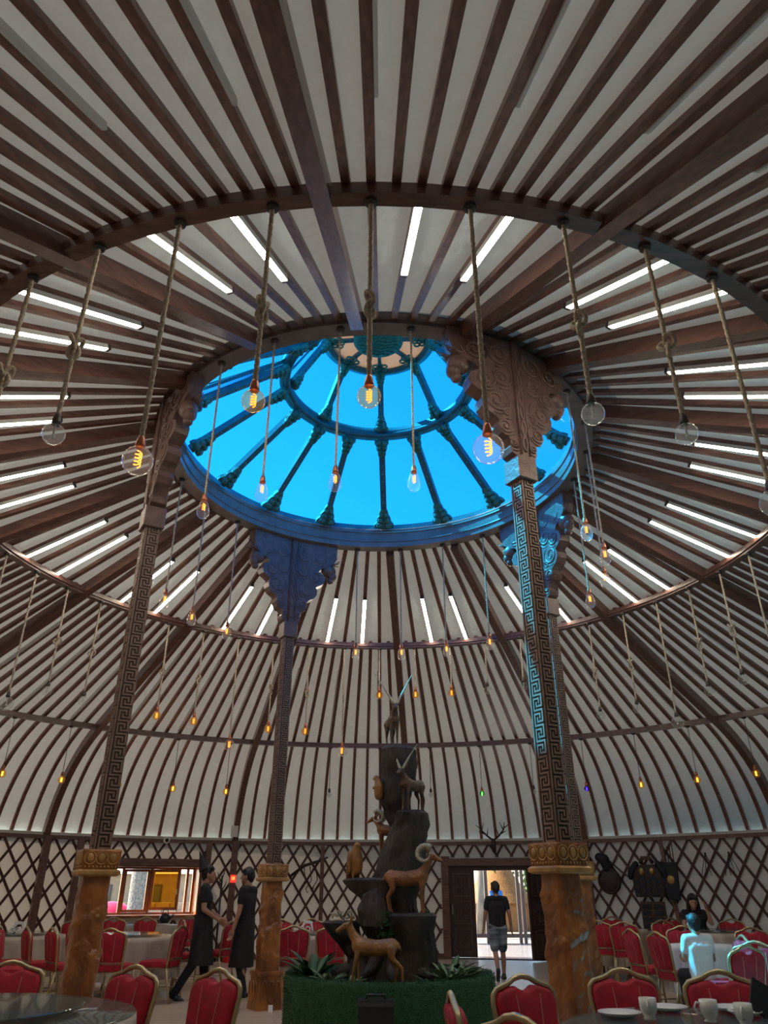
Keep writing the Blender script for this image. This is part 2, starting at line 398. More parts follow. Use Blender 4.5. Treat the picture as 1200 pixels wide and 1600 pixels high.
def pane(p, q, a0, a1):
    k = MB(); e = 0.035; p = (p[0] + .02, p[1] - .03)
    def at(c, a, o): return pol(c[0] + e + o * 0.6, a, c[1] + e + o * 0.8)
    n = max(1, int((a1 - a0) / 3.5))
    for j in range(n):
        b0, b1 = a0 + (a1 - a0) * j / n, a0 + (a1 - a0) * (j + 1) / n
        k.rings([[at(p, b0, 0), at(p, b1, 0), at(q, b1, 0), at(q, b0, 0)]], caps=False); k.f.append(tuple(range(len(k.v) - 4, len(k.v))))
    zz(k).build('pane', M_SKYGL, sk)
for i in range(16): pane(LA, LB, SP + 22.5 * i, SP + 22.5 * (i + 1))
for i in range(8): pane(LB2, LC, SP + 45 * i, SP + 45 * (i + 1))
k = MB(); k.tube([pol(1.36, 360 * j / 96, 8.12) for j in range(96)], 0.05, 8, loop=True); k.rings([[pol(r, 360 * j / 96, z) for r, z in ((1.33, 8.10), (1.33, 8.25), (1.47, 8.22), (1.47, 8.09))] for j in range(96)], loop=True); zz(k).build('middle_hoop', M_SPOKE, sk, smooth=True)
k = MB(); k.tube([pol(0.79, 360 * j / 72, 9.0) for j in range(72)], 0.055, 8, loop=True); k.rings([[pol(r, 360 * j / 72, z) for r, z in ((0.77, 9.0), (0.77, 9.12), (0.90, 9.12), (0.90, 9.0))] for j in range(72)], loop=True); zz(k).build('hub_hoop', M_SPOKE, sk, smooth=True)
for i in range(8):
    a0, a1 = SP + 45 * i, SP + 45 * (i + 1); k = MB()
    k.rings([[pol(r, a0 + (a1 - a0) * j / 6, z) for r, z in ((0.36, 9.04), (0.78, 9.02), (0.78, 9.035), (0.36, 9.055))] for j in range(7)])
    zz(k).build('hub_panel', M_HUB, sk)
    k = MB(); bar(k, (0.78, 8.99), (0.36, 9.01), 0.055, 0.05, a0); hs = zz(k).build('hub_spoke', M_SPOKE, sk)
    k = MB()
    for dr, ds in ((0.60, 0.075), (0.60, -0.075), (0.68, 0.06), (0.68, -0.06), (0.57, 0), (0.64, 0), (0.71, 0)):
        c = pol(dr, a0, 8.955) + Vector((-sin(R(a0)), cos(R(a0)), 0)) * ds
        k.tube([c + Vector((0.042 * cos(j * pi / 5), 0.042 * sin(j * pi / 5), 0)) for j in range(10)], 0.016, 6, loop=True)
    zz(k).build('knot_ornament', M_ORN, hs, smooth=True)
k = MB(); k.lathe([(0.01, 8.95), (0.36, 8.95), (0.385, 8.97), (0.385, 9.06), (0.01, 9.07)], 48)
md = zz(k).build('hub_medallion', M_ORN, sk, smooth='auto')
k = MB()
for i in range(9):
    pts = [Vector((0.33 * (t - 0.5) * 2 * sqrt(max(0.02, 1 - ((i - 4) / 4.7) ** 2)), (i - 4) * 0.072 + 0.02 * sin(t * 14 + i), 8.945)) for t in [j / 16 for j in range(17)]]
    k.tube(pts, 0.014, 6)
zz(k).build('carved_pattern', M_ORN, md, smooth=True)

# ------------------------------------------------------------------ columns
def spiral(c, r, turns, a0, sgn, n=26):
    return [(c[0] + r * (1 - 0.86 * t) * cos(a0 + sgn * t * turns * 2 * pi), c[1] + r * (1 - 0.86 * t) * sin(a0 + sgn * t * turns * 2 * pi)) for t in [i / n for i in range(n + 1)]]
RC = 2.94
FRET = ["#######.#", "......#.#", "#####.#.#", "#...#.#.#", "#.#.#.#.#", "#.#...#.#", "#.#####.#", "#.......#"]
def fret_mesh(w, z0, z1, out):
    k = MB(); cell = w / 9; nrow = int((z1 - z0) / cell); 
    def boxat(c0, c1, r0, r1):
        x0, x1 = -w / 2 + c0 * cell, -w / 2 + c1 * cell; za, zb = z0 + r0 * cell, z0 + r1 * cell
        k.add([(x0, out, za), (x1, out, za), (x1, out, zb), (x0, out, zb), (x0, out + .009, za), (x1, out + .009, za), (x1, out + .009, zb), (x0, out + .009, zb)],
              [(4, 5, 6, 7), (0, 1, 5, 4), (1, 2, 6, 5), (2, 3, 7, 6), (3, 0, 4, 7)])
    done = set()
    for r in range(nrow):
        row = FRET[r % 8]; c = 0
        while c < 9:
            if row[c] == '#' and (r, c) not in done:
                c2 = c
                while c2 < 9 and row[c2] == '#' and (r, c2) not in done: c2 += 1
                if c2 - c > 1:
                    boxat(c, c2, r, r + 1); done |= {(r, i) for i in range(c, c2)}
                else:
                    r2 = r
                    while r2 < nrow and FRET[r2 % 8][c] == '#' and (r2, c) not in done and not ((c > 0 and FRET[r2 % 8][c - 1] == '#') or (c < 8 and FRET[r2 % 8][c + 1] == '#')): done.add((r2, c)); r2 += 1
                    r2 = max(r2, r + 1); done.add((r, c)); boxat(c, c + 1, r, r2)
                c = c2
            else: c += 1
    return k
def chamfer_sq(h, c): return [(h, -h + c), (h, h - c), (h - c, h), (-h + c, h), (-h, h - c), (-h, -h + c), (-h + c, -h), (h - c, -h)]
def loft_sq(b, secs):
    b.rings([[Vector((x, y, z)) for x, y in chamfer_sq(h, c)] for z, h, c in secs])
SH = 0.075
def make_column():
    """column at the origin; local +X points away from the yurt's centre, the wings spread along Y"""
    t = empty('carved_column')
    k = MB(); loft_sq(k, [(0, .19, .03), (.05, .185, .03), (.30, .17, .03), (.37, .165, .03), (.375, .175, .02), (.40, .18, .02), (.425, .175, .02), (.43, .155, .03)])
    bs = k.build('plinth', M_AMBER, t)
    k = MB()
    for q in range(4):
        m = Matrix.Rotation(q * pi / 2, 4, 'Z')
        for u in (-.095, 0, .095):
            f = MB(); f.tube([(.183 - .0 * i, u + .04 * cos(a), .20 + .12 * sin(a)) for i, a in enumerate([j * pi / 8 for j in range(16)])], .011, 6, loop=True); f.xf(m); k.add(f.v, f.f)
    k.build('petal_carving', M_AMBER, bs, smooth=True)
    k = MB(); rs = []; NV, NU = 130, 72            # pedestal with a dragon carved round it
    for i in range(NV + 1):
        z = .43 + 1.06 * i / NV; ring = []
        for j in range(NU):
            a = 2 * pi * j / NU; q = .128 - .010 * i / NV
            ca, sa = cos(a), sin(a); sq = q / max(abs(ca), abs(sa)); rr = min(sq, q * 1.24)
            ph = a / (2 * pi) * 1.0 - (z - .43) * 2.3 + .12 * sin(z * 9); ph -= math.floor(ph)
            body = max(0, 1 - abs(ph - .5) / .17); body = body ** .6
            env = min(1, (z - .46) / .12) * min(1, (1.44 - z) / .10); env = max(0, env)
            scale_ = .5 + .5 * sin(z * 110) * sin(a * 14)
            cloud = mnoise.turbulence(Vector((ca * 1.6, sa * 1.6, z * 8)), 4, True)
            rr += env * (.017 * body * (.7 + .5 * scale_) + .020 * max(0, cloud - .30)) + .004 * cloud
            ring.append((rr * ca, rr * sa, z))
        rs.append(ring)
    k.rings(rs); k.build('pedestal', M_AMBER, t, smooth=True)
    k = MB(); loft_sq(k, [(1.485, .16, .02), (1.50, .185, .02), (1.525, .185, .02), (1.54, .168, .02)]); k.build('pedestal_moulding', M_GOLDW, t)
    k = MB(); loft_sq(k, [(1.54, .155, .01), (1.56, .16, .01), (1.69, .17, .01), (1.705, .165, .01)]); cb = k.build('pedestal_block', M_AMBER, t)
    k = MB()
    for q in range(4):
        m = Matrix.Rotation(q * pi / 2, 4, 'Z')
        for u in (-.10, 0, .10):
            f = MB(); f.ball((.164, u, 1.635), (.014, .034, .04), 10, 6); f.tube([(.166, u + .05 * cos(a), 1.632 + .052 * sin(a)) for a in [j * pi / 7 for j in range(14)]], .007, 6, loop=True); f.xf(m); k.add(f.v, f.f)
        for u in range(-4, 5):
            f = MB(); f.ball((.160, u * .033, 1.56), .012, 6, 5); f.xf(m); k.add(f.v, f.f)
    k.build('jewel_carving', M_GOLDW, cb, smooth=True)
    k = MB(); k.box((0, 0, (1.70 + 5.0) / 2), (2 * SH, 2 * SH, 3.3)); sh = k.build('shaft', M_FRETBG, t)
    fm = fret_mesh(2 * SH - .006, 1.71, 5.0, SH).mesh('fret_panel', M_FRET)
    for q in range(4): link('fret_panel', fm, sh, rz=q * pi / 2)
    k = MB(); loft_sq(k, [(4.99, .105, .008), (5.0, .118, .008), (5.24, .118, .008), (5.25, .105, .008)]); k.build('cap_block', M_CARVE, t)
    # bracket: two scalloped wings bent along the crown ring
    ZB, ZT = 5.25, Z0 + .0
    def bend(u, z, w): a = u / RC; return Vector(((RC + w) * cos(a) - RC, (RC + w) * sin(a), z))
    edge = [(.09, ZB), (.15, ZB + .03), (.17, ZB + .09), (.14, ZB + .15), (.18, ZB + .20), (.25, ZB + .24), (.29, ZB + .31), (.27, ZB + .38), (.31, ZB + .42), (.39, ZB + .46), (.44, ZB + .53), (.45, ZB + .61), (.42, ZB + .67), (.47, ZB + .70), (.56, ZB + .75), (.585, ZB + .83), (.55, ZB + .91), (.46, ZB + .96), (.50, ZB + 1.02), (.62, ZB + 1.06), (.74, ZB + 1.15), (.78, ZB + 1.27), (.79, ZT), (.06, ZT), (.06, ZB)]
    for sg in (1, -1):
        k = MB(); n = len(edge)
        # build as strips so that the bend follows the ring
        hw = .085
        front = [bend(sg * u, z, hw) for u, z in edge]; back = [bend(sg * u, z, -hw) for u, z in edge]
        k.rings([front, back]); wg = k.build('bracket_wing', M_CARVE, t)
        k = MB()
        for (c, r, a0, s2) in (((.20, ZB + .33), .085, 3.6, 1), ((.29, ZB + .62), .13, 3.4, 1), ((.17, ZB + .50), .05, 2.6, -1), ((.40, ZB + .86), .11, 3.2, 1), ((.20, ZB + .94), .12, 3.0, 1), ((.22, ZB + 1.24), .14, 3.4, 1), ((.50, ZB + 1.22), .12, 3.2, 1), ((.12, ZB + .14), .05, 3.0, 1)):
            for w in (hw, -hw):
                k.tube([bend(sg * u, z, w) for u, z in spiral(c, r, 1.6, a0, s2)], [.016 - .006 * i / 26 for i in range(27)], 6)
                k.tube([bend(sg * u, z, w) for u, z in [(c[0] + (r + .035) * cos(a), c[1] + (r + .035) * sin(a)) for a in [2.2 + .25 * i for i in range(12)]]], .010, 5)
        k.build('scroll_carving', M_CARVE, wg, smooth=True)
        k = MB()      # dragon head looking out of the wing tip
        hd = bend(sg * .66, ZB + 1.02, 0)
        def off(a, b, c): return bend(sg * (.66 + a), ZB + 1.02 + b, c)
        k.ball(off(0, 0, 0), (.11, .13, .12), 12, 8); k.ball(off(.06, -.09, 0), (.08, .08, .09), 10, 7); k.ball(off(.03, -.17, .0), (.06, .06, .06), 10, 7)
        for q in range(7):
            a = -0.6 + q * 0.45; k.tube([off(.05 * cos(a), .09 + .03 * sin(a), -.07 + .023 * q), off(.16 + .03 * cos(a * 3), .16 + .03 * q * (q % 2), -.10 + .033 * q)], [.022, .004], 6)
        for w in (.06, -.06):
            k.ball(off(.07, .02, w), .028, 8, 6); k.tube([off(-.05, .10, w), off(-.02, .20, w * 1.3), off(.08, .25, w * 1.5)], [.02, .014, .004], 6)
        k.build('dragon_head', M_CARVE, wg, smooth=True)
    k = MB(); k.box((0, 0, (ZB + ZT) / 2), (.21, .125, ZT - ZB)); spn = k.build('bracket_spine', M_CARVE, t)
    k = MB()
    for w in (.108, -.108):
        for ph in (0, pi):
            k.tube([(w, .030 * sin(ph + z * 16), z) for z in [ZB + .06 + (ZT - ZB - .2) * i / 60 for i in range(61)]], .014, 6)
        for y in (.052, -.052): k.tube([(w, y, ZB + .02), (w, y, ZT - .02)], .010, 6)
    k.build('braid_carving', M_CARVE, spn, smooth=True)
    return t
col0 = make_column()
CLAB = {210: 'tall carved column on the left with fretwork shaft, before the window', 120: 'slimmest-looking far column with fretwork shaft, left of the animal sculpture',
        300: 'nearest fretwork column at right, turned corner-on beside the doorway', 30: 'fretwork column mostly hidden behind the nearest right-hand column'}
for i, (az, lb) in enumerate(CLAB.items()):
    c = col0 if i == 0 else copy_tree(col0)
    c.location = pol(RC, az); c.rotation_euler = (0, 0, R(az)); tag(c, lb, 'column', 'carved columns under the crown ring')

# ------------------------------------------------------------------ pendant lamps
def rope_mesh(L, r, z_top=0.0):
    k = MB(); n = max(12, int(L / 0.02)); rs = []
    for i in range(n + 1):
        z = z_top - L * i / n; tw = i * 0.62
        rs.append([(r * (1 + .22 * cos(3 * (2 * pi * j / 9) + tw * 3)) * cos(2 * pi * j / 9), r * (1 + .22 * cos(3 * (2 * pi * j / 9) + tw * 3)) * sin(2 * pi * j / 9), z) for j in range(9)])
    return k.rings(rs)
def knot_mesh(r, s):
    k = MB(); pts = []
    for i in range(60):
        a = 2 * pi * i / 60; pts.append((s * (sin(a) + 1.6 * sin(2 * a)) * .33, s * sin(3 * a) * .34, s * (cos(a) - 1.6 * cos(2 * a)) * .55))
    return k.tube(pts, r, 7, loop=True)
def bulb_mesh(rad, shape):
    if shape == 'globe': pf = [(.028, .0)] + [(max(.001, rad * sin(a)), -(.02 + rad * 1.0) + rad * cos(a)) for a in [0.33 + (pi - 0.33) * i / 16 for i in range(17)]]
    else:   # drop shaped
        pf = [(.026, 0), (.03, -.02), (.045, -.05), (rad * .86, -.095), (rad, -.135), (rad * .93, -.175), (rad * .62, -.205), (.001, -.22)]
    return MB().lathe(pf, 24)
def fil_mesh(rad, L):
    k = MB()
    for ph in (0, pi): k.tube([(rad * .2 * cos(ph + t * 13), rad * .2 * sin(ph + t * 13), -.05 - L * t) for t in [i / 40 for i in range(41)]], .0042, 5)
    return k
def coldfil_mesh(rad, L):
    k = MB(); k.tube([(0, 0, -.02), (0, 0, -.05 - L * .8)], .007, 6); k.ball((0, 0, -.05 - L * .85), .014, 8, 6); return k
CACHE = {}
def cached(key, fn):
    if key not in CACHE: CACHE[key] = fn()
    return CACHE[key]
def pendant(az, r, ztop, zb, rad, shape, lit, rope_r, knot, label, group, rope_mat=M_ROPE, tint=None):
    """zb = height of the bulb's centre"""
    hb = (.02 + rad) if shape == 'globe' else .12
    L = round(ztop - (zb + hb) - .05, 3)
    t = empty('pendant_lamp', pol(r, az, ztop), R(az)); tag(t, label, 'lamp', group)
    link('ceiling_cap', cached(('cap', rope_r), lambda: MB().lathe([(.001, 0), (.045, 0), (.045, -.025), (.02, -.035), (.001, -.035)], 14).mesh('ceiling_cap', M_SOCKD)), t)
    rp = link('rope' if rope_mat is M_ROPE else 'cord', cached(('rope', L, rope_r), lambda: (rope_mesh(L, rope_r) if rope_mat is M_ROPE else MB().tube([(0, 0, 0), (0, 0, -L)], rope_r, 6)).mesh('rope', rope_mat, True)), t)
    if knot: link('knot', cached(('knot', rope_r), lambda: knot_mesh(rope_r, .075).mesh('knot', M_ROPE, True)), rp, loc=(0, 0, -L * knot))
    zs = -L - .05
    link('socket', cached(('sock', lit), lambda: MB().lathe([(.001, .06), (.018, .06), (.024, .04), (.030, .0), (.030, -.018), (.001, -.018)], 14).mesh('socket', M_SOCK if lit else M_SOCKD, True)), t, loc=(0, 0, zs))
    gm = M_BULB
    if lit and rad < .08 and shape == 'globe': gm = M_BULBA
    if tint: gm = tint
    b = link('bulb', cached(('bulb', rad, shape, gm.name), lambda: bulb_mesh(rad, shape).mesh('bulb', gm, True)), t, loc=(0, 0, zs))
    if lit: link('filament', cached(('fil', rad, lit), lambda: fil_mesh(rad, rad * 1.1).mesh('filament', M_FIL if lit is True else lit, True)), b)
    else: link('filament', cached(('cfil', rad), lambda: coldfil_mesh(rad, rad).mesh('filament', M_FILOFF, True)), b)
    return t
ORD = ['first', 'second', 'third', 'fourth', 'fifth', 'sixth', 'seventh', 'eighth', 'ninth', 'tenth', 'eleventh', 'twelfth', 'thirteenth', 'fourteenth', 'fifteenth', 'sixteenth', 'seventeenth', 'eighteenth', 'nineteenth', 'twentieth', 'twenty-first', 'twenty-second']
near1 = [-120 + 7.5 * i for i in range(9)]
for i, az in enumerate(near1):
    low = abs(((az - 97.5) % 22.5)) < .1
    lit = az in (-105, -97.5, -90, -82.5)
    pendant(az, R1 - .02, Z1, 3.66 if low else 4.0, .092 if low else .073, 'globe', lit, .016, 0 if low else .62,
            f"{'lit' if lit else 'unlit'} glass globe on {'plain' if low else 'knotted'} rope, {ORD[i]} from left along the near beam", 'globe lamps on the near beam')
far1 = [172.5 - 7.5 * i for i in range(23) if (172.5 - 7.5 * i) not in (142.5, 52.5)]
for i, az in enumerate(far1):
    low = abs(((az - 97.5) % 22.5)) < .1; high = 59 < az < 91
    zb = 4.75 if high else (3.69 if low else 4.03); lit = 74 < az < 136
    pendant(az, R1 - .02, Z1, zb, .092 if low and not high else .073, 'globe', lit, .014, 0 if (low or high) else .6,
            f"{'glowing' if lit else 'unlit'} globe on {'short' if high else ('plain' if low else 'knotted')} rope, {ORD[i]} from left along the far middle beam", 'globe lamps on the far middle beam')
crown = [-127.5, -112.5, -97.5, -82.5, -37.5, -22.5, -7.5, 7.5, 52.5, 67.5, 82.5, 97.5, 142.5, 157.5, 172.5, 187.5]
clab = ['leftmost of four drop bulbs before the blue skylight', 'second of four drop bulbs before the blue skylight', 'third of four drop bulbs before the blue skylight', 'rightmost of four drop bulbs before the blue skylight',
        'highest of the four drop bulbs right of the right columns', 'second highest drop bulb right of the right columns', 'third highest drop bulb right of the right columns', 'lowest of the four drop bulbs right of the right columns',
        'rightmost drop bulb below the far crown ring', 'third drop bulb from left below the far crown ring', 'second drop bulb from left below the far crown ring', 'leftmost of the centre drop bulbs below the far crown ring',
        'drop bulb nearest the far left column bracket', 'middle drop bulb between the two left columns', 'drop bulb hanging just right of the left column shaft', 'drop bulb half hidden behind the left column shaft']
for az, lb in zip(crown, clab): pendant(az, R0 + .13, Z0, 4.83, .066, 'drop', True, .011, 0, lb + ', glowing filament', 'drop bulbs on the crown ring')
low2 = [142.5, 135, 127.5, 120, 112.5, 97.5, 90, 82.5, 75, 67.5, 60, 52.5, 45, 37.5]
M_FILB = emitmat('blue_lamp_glow', (0.08, 0.03, 1.0), 10.0); M_FILG = emitmat('green_lamp_glow', (0.15, 1.0, 0.12), 8.0); M_FILY = emitmat('amber_lamp_glow', (1.0, 0.36, 0.04), 6.0)
M_GB = glassmat('blue_bulb_glass', (0.3, 0.25, 1.0), .3); M_GG = glassmat('green_bulb_glass', (0.4, 1.0, 0.4), .3)
for i, az in enumerate(low2):
    kind = {97.5: 0, 90: 'b', 82.5: 0, 75: 'g', 67.5: 0, 60: 'b'}.get(az, 'y')
    lit = {0: False, 'b': M_FILB, 'g': M_FILG, 'y': M_FILY}[kind]
    pendant(az, R2 - .02, Z2 + .01, 3.3, .07 if kind == 'y' else .052, 'globe', lit, .006, 0,
            f"small {({0: 'unlit clear', 'b': 'blue', 'g': 'green', 'y': 'amber'})[kind]} bulb on thin cord, {ORD[i]} from left on the lowest beam", 'small bulbs on the lowest beam', rope_mat=M_WIRE,
            tint={'b': M_GB, 'g': M_GG, 0: M_BULB, 'y': M_BULBA}[kind])

# ------------------------------------------------------------------ tube lights
def slope_box(b, ra, rb, y, w, lo, hi):
    def pt(r, o): return (r + o * SL / sqrt(1 + SL * SL), Z1 + SL * (R1 - r) + o / sqrt(1 + SL * SL))
    b.rings([[(pt(r, lo)[0], y - w / 2, pt(r, lo)[1]), (pt(r, lo)[0], y + w / 2, pt(r, lo)[1]), (pt(r, hi)[0], y + w / 2, pt(r, hi)[1]), (pt(r, hi)[0], y - w / 2, pt(r, hi)[1])] for r in (ra, rb)])
    return b
th = slope_box(MB(), 4.10, 5.30, 0, .064, .072, .104); slope_box(th, 4.10, 5.30, .030, .004, .056, .072); slope_box(th, 4.10, 5.30, -.030, .004, .056, .072); th = th.mesh('housing', M_TUBEBOX); td = slope_box(MB(), 4.11, 5.29, 0, .055, .050, .071).mesh('diffuser', M_TUBE)  # thin side lips added to keep the tube glow off the cloth
tcm = slope_box(MB(), 4.07, 4.10, 0, .062, .048, .104).mesh('end_cap', M_SOCKD); tcm2 = slope_box(MB(), 5.30, 5.33, 0, .062, .048, .104).mesh('end_cap', M_SOCKD)
uh = slope_box(MB(), 6.25, 8.72, .046, .024, .10, .150).mesh('housing', M_TUBEBOX); ud = slope_box(MB(), 6.27, 8.70, .046, .022, .088, .10).mesh('diffuser', M_TUBEOFF)
lit_az = sorted([(86.25 + 22.5 * k + d + 180) % 360 - 180 for k in range(16) for d in (7.5, 15)])
def side(az):
    if -135 <= az < -45: return 'near'
    if 45 <= az < 135: return 'far'
    return 'right-hand' if -45 <= az < 45 else 'left-hand'
groups = {}
for az in lit_az: groups.setdefault(side(az), []).append(az)
groups['far'].sort(reverse=True); groups['left-hand'].sort(key=lambda a: a % 360); groups['left-hand'].reverse()
for sd_, azs in groups.items():
    azs = sorted(azs, key=lambda a: cos(R(a)) if sd_ in ('near', 'far') else sin(R(a)))
    for i, az in enumerate(azs):
        t = empty('tube_light', pol(4.7, az, Z1 + SL * (R1 - 4.7)), R(az)); off_ = (-4.7, 0, -(Z1 + SL * (R1 - 4.7)))
        tag(t, f"lit tube light on the {sd_} inner roof, {ORD[i]} from " + ('the left' if sd_ in ('near', 'far') else 'the camera side'), 'light', 'lit tube lights around the crown')
        for nm, me in (('housing', th), ('diffuser', td), ('end_cap', tcm), ('end_cap', tcm2)): link(nm, me, t, loc=off_)
un_near = [-120 + 7.5 * i for i in range(9)]; un_far = [150 - 7.5 * i for i in range(17)]
for lst, wh in ((un_near, 'near'), (un_far, 'far')):
    for i, az in enumerate(lst):
        t = empty('tube_light', pol(7.5, az, Z1 + SL * (R1 - 7.5)), R(az)); off_ = (-7.5, 0, -(Z1 + SL * (R1 - 7.5)))
        tag(t, f"unlit slim tube light beside a rib on the {wh} outer roof, {ORD[i]} from left", 'light', 'unlit tube lights on the outer roof')
        for nm, me in (('housing', uh), ('diffuser', ud)): link(nm, me, t, loc=off_)

# ------------------------------------------------------------------ door
M_DOOR = mat('door_wood', (0.055, 0.026, 0.020), 0.35, var=0.3, scale=5, stretch=(4, 4, 1), coat=0.4)
M_DOORP = mat('door_panel_wood', (0.10, 0.06, 0.048), 0.35, var=0.4, scale=20, bump=0.5, bscale=40, coat=0.4)
M_STEEL = mat('brushed_steel', (0.6, 0.6, 0.6), 0.3, metal=1.0)
M_WFRAME = mat('window_wood', (0.34, 0.12, 0.035), 0.35, var=0.3, scale=6, coat=0.4)
M_CLEAR = glassmat('window_glass', (0.93, 0.95, 0.94), 0.06)
M_AMBGL = glassmat('amber_reflective_glass', (0.85, 0.55, 0.16), 0.15, gcol=(1, .8, .4))
dc = (DOOR[0] + DOOR[1]) / 2
dr = empty('door_1', pol(R3, dc), R(dc - 90)); tag(dr, kind='structure')
for x in (-1.19, 1.19): MB().box((x, -.06, DZ / 2 + .09), (.17, .24, DZ + .18)).build('door_post', M_BEAM, dr)
MB().box((0, -.08, DZ + .05), (2.25, .26, .16)).build('lintel', M_BEAM, dr)
MB().box((0, .0, DZ - .08), (2.2, .16, .10)).build('door_head', M_DOOR, dr)
MB().box((0, .12, .012), (2.3, .5, .024)).build('threshold', M_DOOR, dr)
def leaf(x, y, rz, hinge):
    w, h = .60, DZ - .14
    L = empty('leaf_frame', (x, y, 0.03)); bpy.data.objects.remove(L)
    lf = MB().box((hinge * w / 2, 0, h / 2), (w, .05, h)).build('door_leaf', M_DOOR, dr, loc=(x, y, .03), rz=R(rz))
    for i in range(3):
        zc = .33 + i * .57; k = MB()
        cx = hinge * w / 2
        for sy in (-1, 1):
            for (dx, dz_, sx, sz) in ((0, .23, .40, .03), (0, -.23, .40, .03), (.19, 0, .03, .46), (-.19, 0, .03, .46)): k.box((cx + dx, sy * .03, zc + dz_), (sx, .025, sz))
            for (u, v, rr, a0, sg) in ((-.08, .10, .075, 0, 1), (.08, .10, .075, pi, -1), (-.08, -.10, .075, 0, -1), (.08, -.10, .075, pi, 1)):
                k.tube([(cx + p, sy * .032, zc + q) for p, q in spiral((u, v), rr, 1.5, a0, sg, 20)], .011, 5)
            k.tube([(cx, sy * .032, zc - .18), (cx, sy * .032, zc + .18)], .012, 5)
        k.build('carved_panel', M_DOORP, lf)
    k = MB(); hx = hinge * (w - .06) if hinge > 0 and x > 0 else hinge * .07
    k.tube([(hx, -.03, 1.05), (hx, -.075, 1.06), (hx, -.085, .95), (hx, -.075, .84), (hx, -.03, .85)], .012, 8); k.build('handle', M_STEEL, lf, smooth=True)
leaf(-1.12, -.06, 4, 1); leaf(1.13, -.10, 52, -1)
# vestibule and its glazed screen, outside the doorway
M_PAVE = mat('pale_paving', (0.24, 0.22, 0.19), 0.5, var=0.25, scale=3)
M_VFLOOR = mat('vestibule_tiles', (0.24, 0.25, 0.27), 0.18, var=0.25, scale=4)
gd = MB(); gd.lathe([(R3 + .30, -.03), (90, -.03)], 64); tag(gd.build('ground', M_PAVE), kind='structure')
k = MB(); k.box((3.6, 13.4, -.012), (5.2, 5.4, .03)); o = k.build('vestibule_floor', M_VFLOOR); tag(o, kind='structure')
sc_ = empty('glazed_screen', (3.6, 16.0, 0)); tag(sc_, 'brown framed glass screen standing outside the open doorway', 'screen')
for x in (-2.4, -1.42, -.44, .52, .66, 1.62, 2.5): MB().box((x, 0, 1.5), (.09, .10, 3.0)).build('mullion', M_DOOR, sc_)
MB().box((0, 0, .20), (4.9, .09, .10)).build('bottom_rail', M_DOOR, sc_); MB().box((0, 0, 3.0), (5.0, .12, .12)).build('top_rail', M_DOOR, sc_)
for x in (-1.91, -.93, .04, 1.14, 2.06): MB().box((x, 0, 1.6), (.88, .008, 2.7)).build('pane', M_CLEAR, sc_)
M_STRAW = mat('straw_thatch', (0.30, 0.13, 0.03), 0.8, var=0.5, scale=6, stretch=(3, 3, .6), bump=0.6)
M_MUD = mat('ochre_plaster', (0.28, 0.12, 0.035), 0.8, var=0.3, scale=3)
h = empty('thatched_hut', (4.75, 25.0, -.03)); h.scale = (.62, .62, .72); tag(h, 'orange round thatched hut seen beyond the open doorway', 'hut')
MB().lathe([(1.9, 0), (1.95, .3), (1.9, 1.5)], 28).build('hut_wall', M_MUD, h, smooth=True)
k = MB()
for i in range(6): k.lathe([(2.3 - .36 * i, 1.35 + .42 * i), (2.0 - .36 * i, 1.85 + .42 * i)], 28)
k.build('thatch_roof', M_STRAW, h, smooth=True)
for i in range(14): a = 2 * pi * i / 14; MB().tube([(1.97 * cos(a), 1.97 * sin(a), 0), (1.93 * cos(a), 1.93 * sin(a), 1.5)], .05, 6).build('wall_pole', M_WFRAME, h)
M_LEAF = mat('leaf_green', (0.10, 0.19, 0.03), 0.6, var=0.6, scale=4)
M_LEAFD = mat('leaf_deep_green', (0.035, 0.12, 0.035), 0.5, var=0.5, scale=6)
M_LEAFP = mat('leaf_pale_green', (0.22, 0.34, 0.16), 0.5, var=0.5, scale=8)
M_BARK = mat('pale_bark', (0.26, 0.24, 0.21), 0.8, var=0.5, scale=6, stretch=(1, 1, .4), bump=0.5)
def leafball(k, c, r, n, s, rnd):
    for _ in range(n):
        d = Vector((rnd.gauss(0, 1), rnd.gauss(0, 1), rnd.gauss(0, 1))).normalized(); p = Vector(c) + Vector((d.x * r[0], d.y * r[1], d.z * r[2])) * rnd.uniform(.6, 1)
        m = Euler((rnd.uniform(0, 6), rnd.uniform(0, 6), rnd.uniform(0, 6))).to_matrix(); q = s * rnd.uniform(.7, 1.3)
        k.add([p + m @ Vector(v) for v in ((-q, 0, 0), (0, -q * .45, .1 * q), (q, 0, 0), (0, q * .45, .1 * q))], [(0, 1, 2, 3)])
def tree(x, y, hgt, cr, label, seed, trunk_r=.18):
    t = empty('tree', (x, y, -.03)); tag(t, label, 'tree'); rnd = random.Random(seed)
    k = MB(); k.tube([(0, 0, 0), (.05, .02, hgt * .4), (.0, .1, hgt * .8)], [trunk_r, trunk_r * .8, trunk_r * .4], 10)
    for i in range(5): a = i * 1.3; k.tube([(.03, .02, hgt * (.4 + .07 * i)), (cr * .6 * cos(a), cr * .6 * sin(a), hgt * (.65 + .06 * i))], [trunk_r * .4, .02], 6)
    k.build('trunk', M_BARK, t, smooth=True)
    k = MB()
    for i in range(9): a = i * 2.4; leafball(k, (cr * .55 * cos(a), cr * .55 * sin(a), hgt * .72 + .28 * hgt * sin(i * 1.7) * .6), (cr * .6, cr * .6, cr * .5), 110, .13, rnd)
    o = k.build('crown', M_LEAF, t); o['kind'] = 'stuff'
tree(3.55, 20.5, 5.0, 1.5, 'pale-trunked tree outside the left part of the doorway', 3, .24)
b = empty('shrub', (6.9, 28, -.03)); tag(b, 'bright green shrub outside the right part of the doorway', 'shrub')
k = MB(); rnd = random.Random(5)
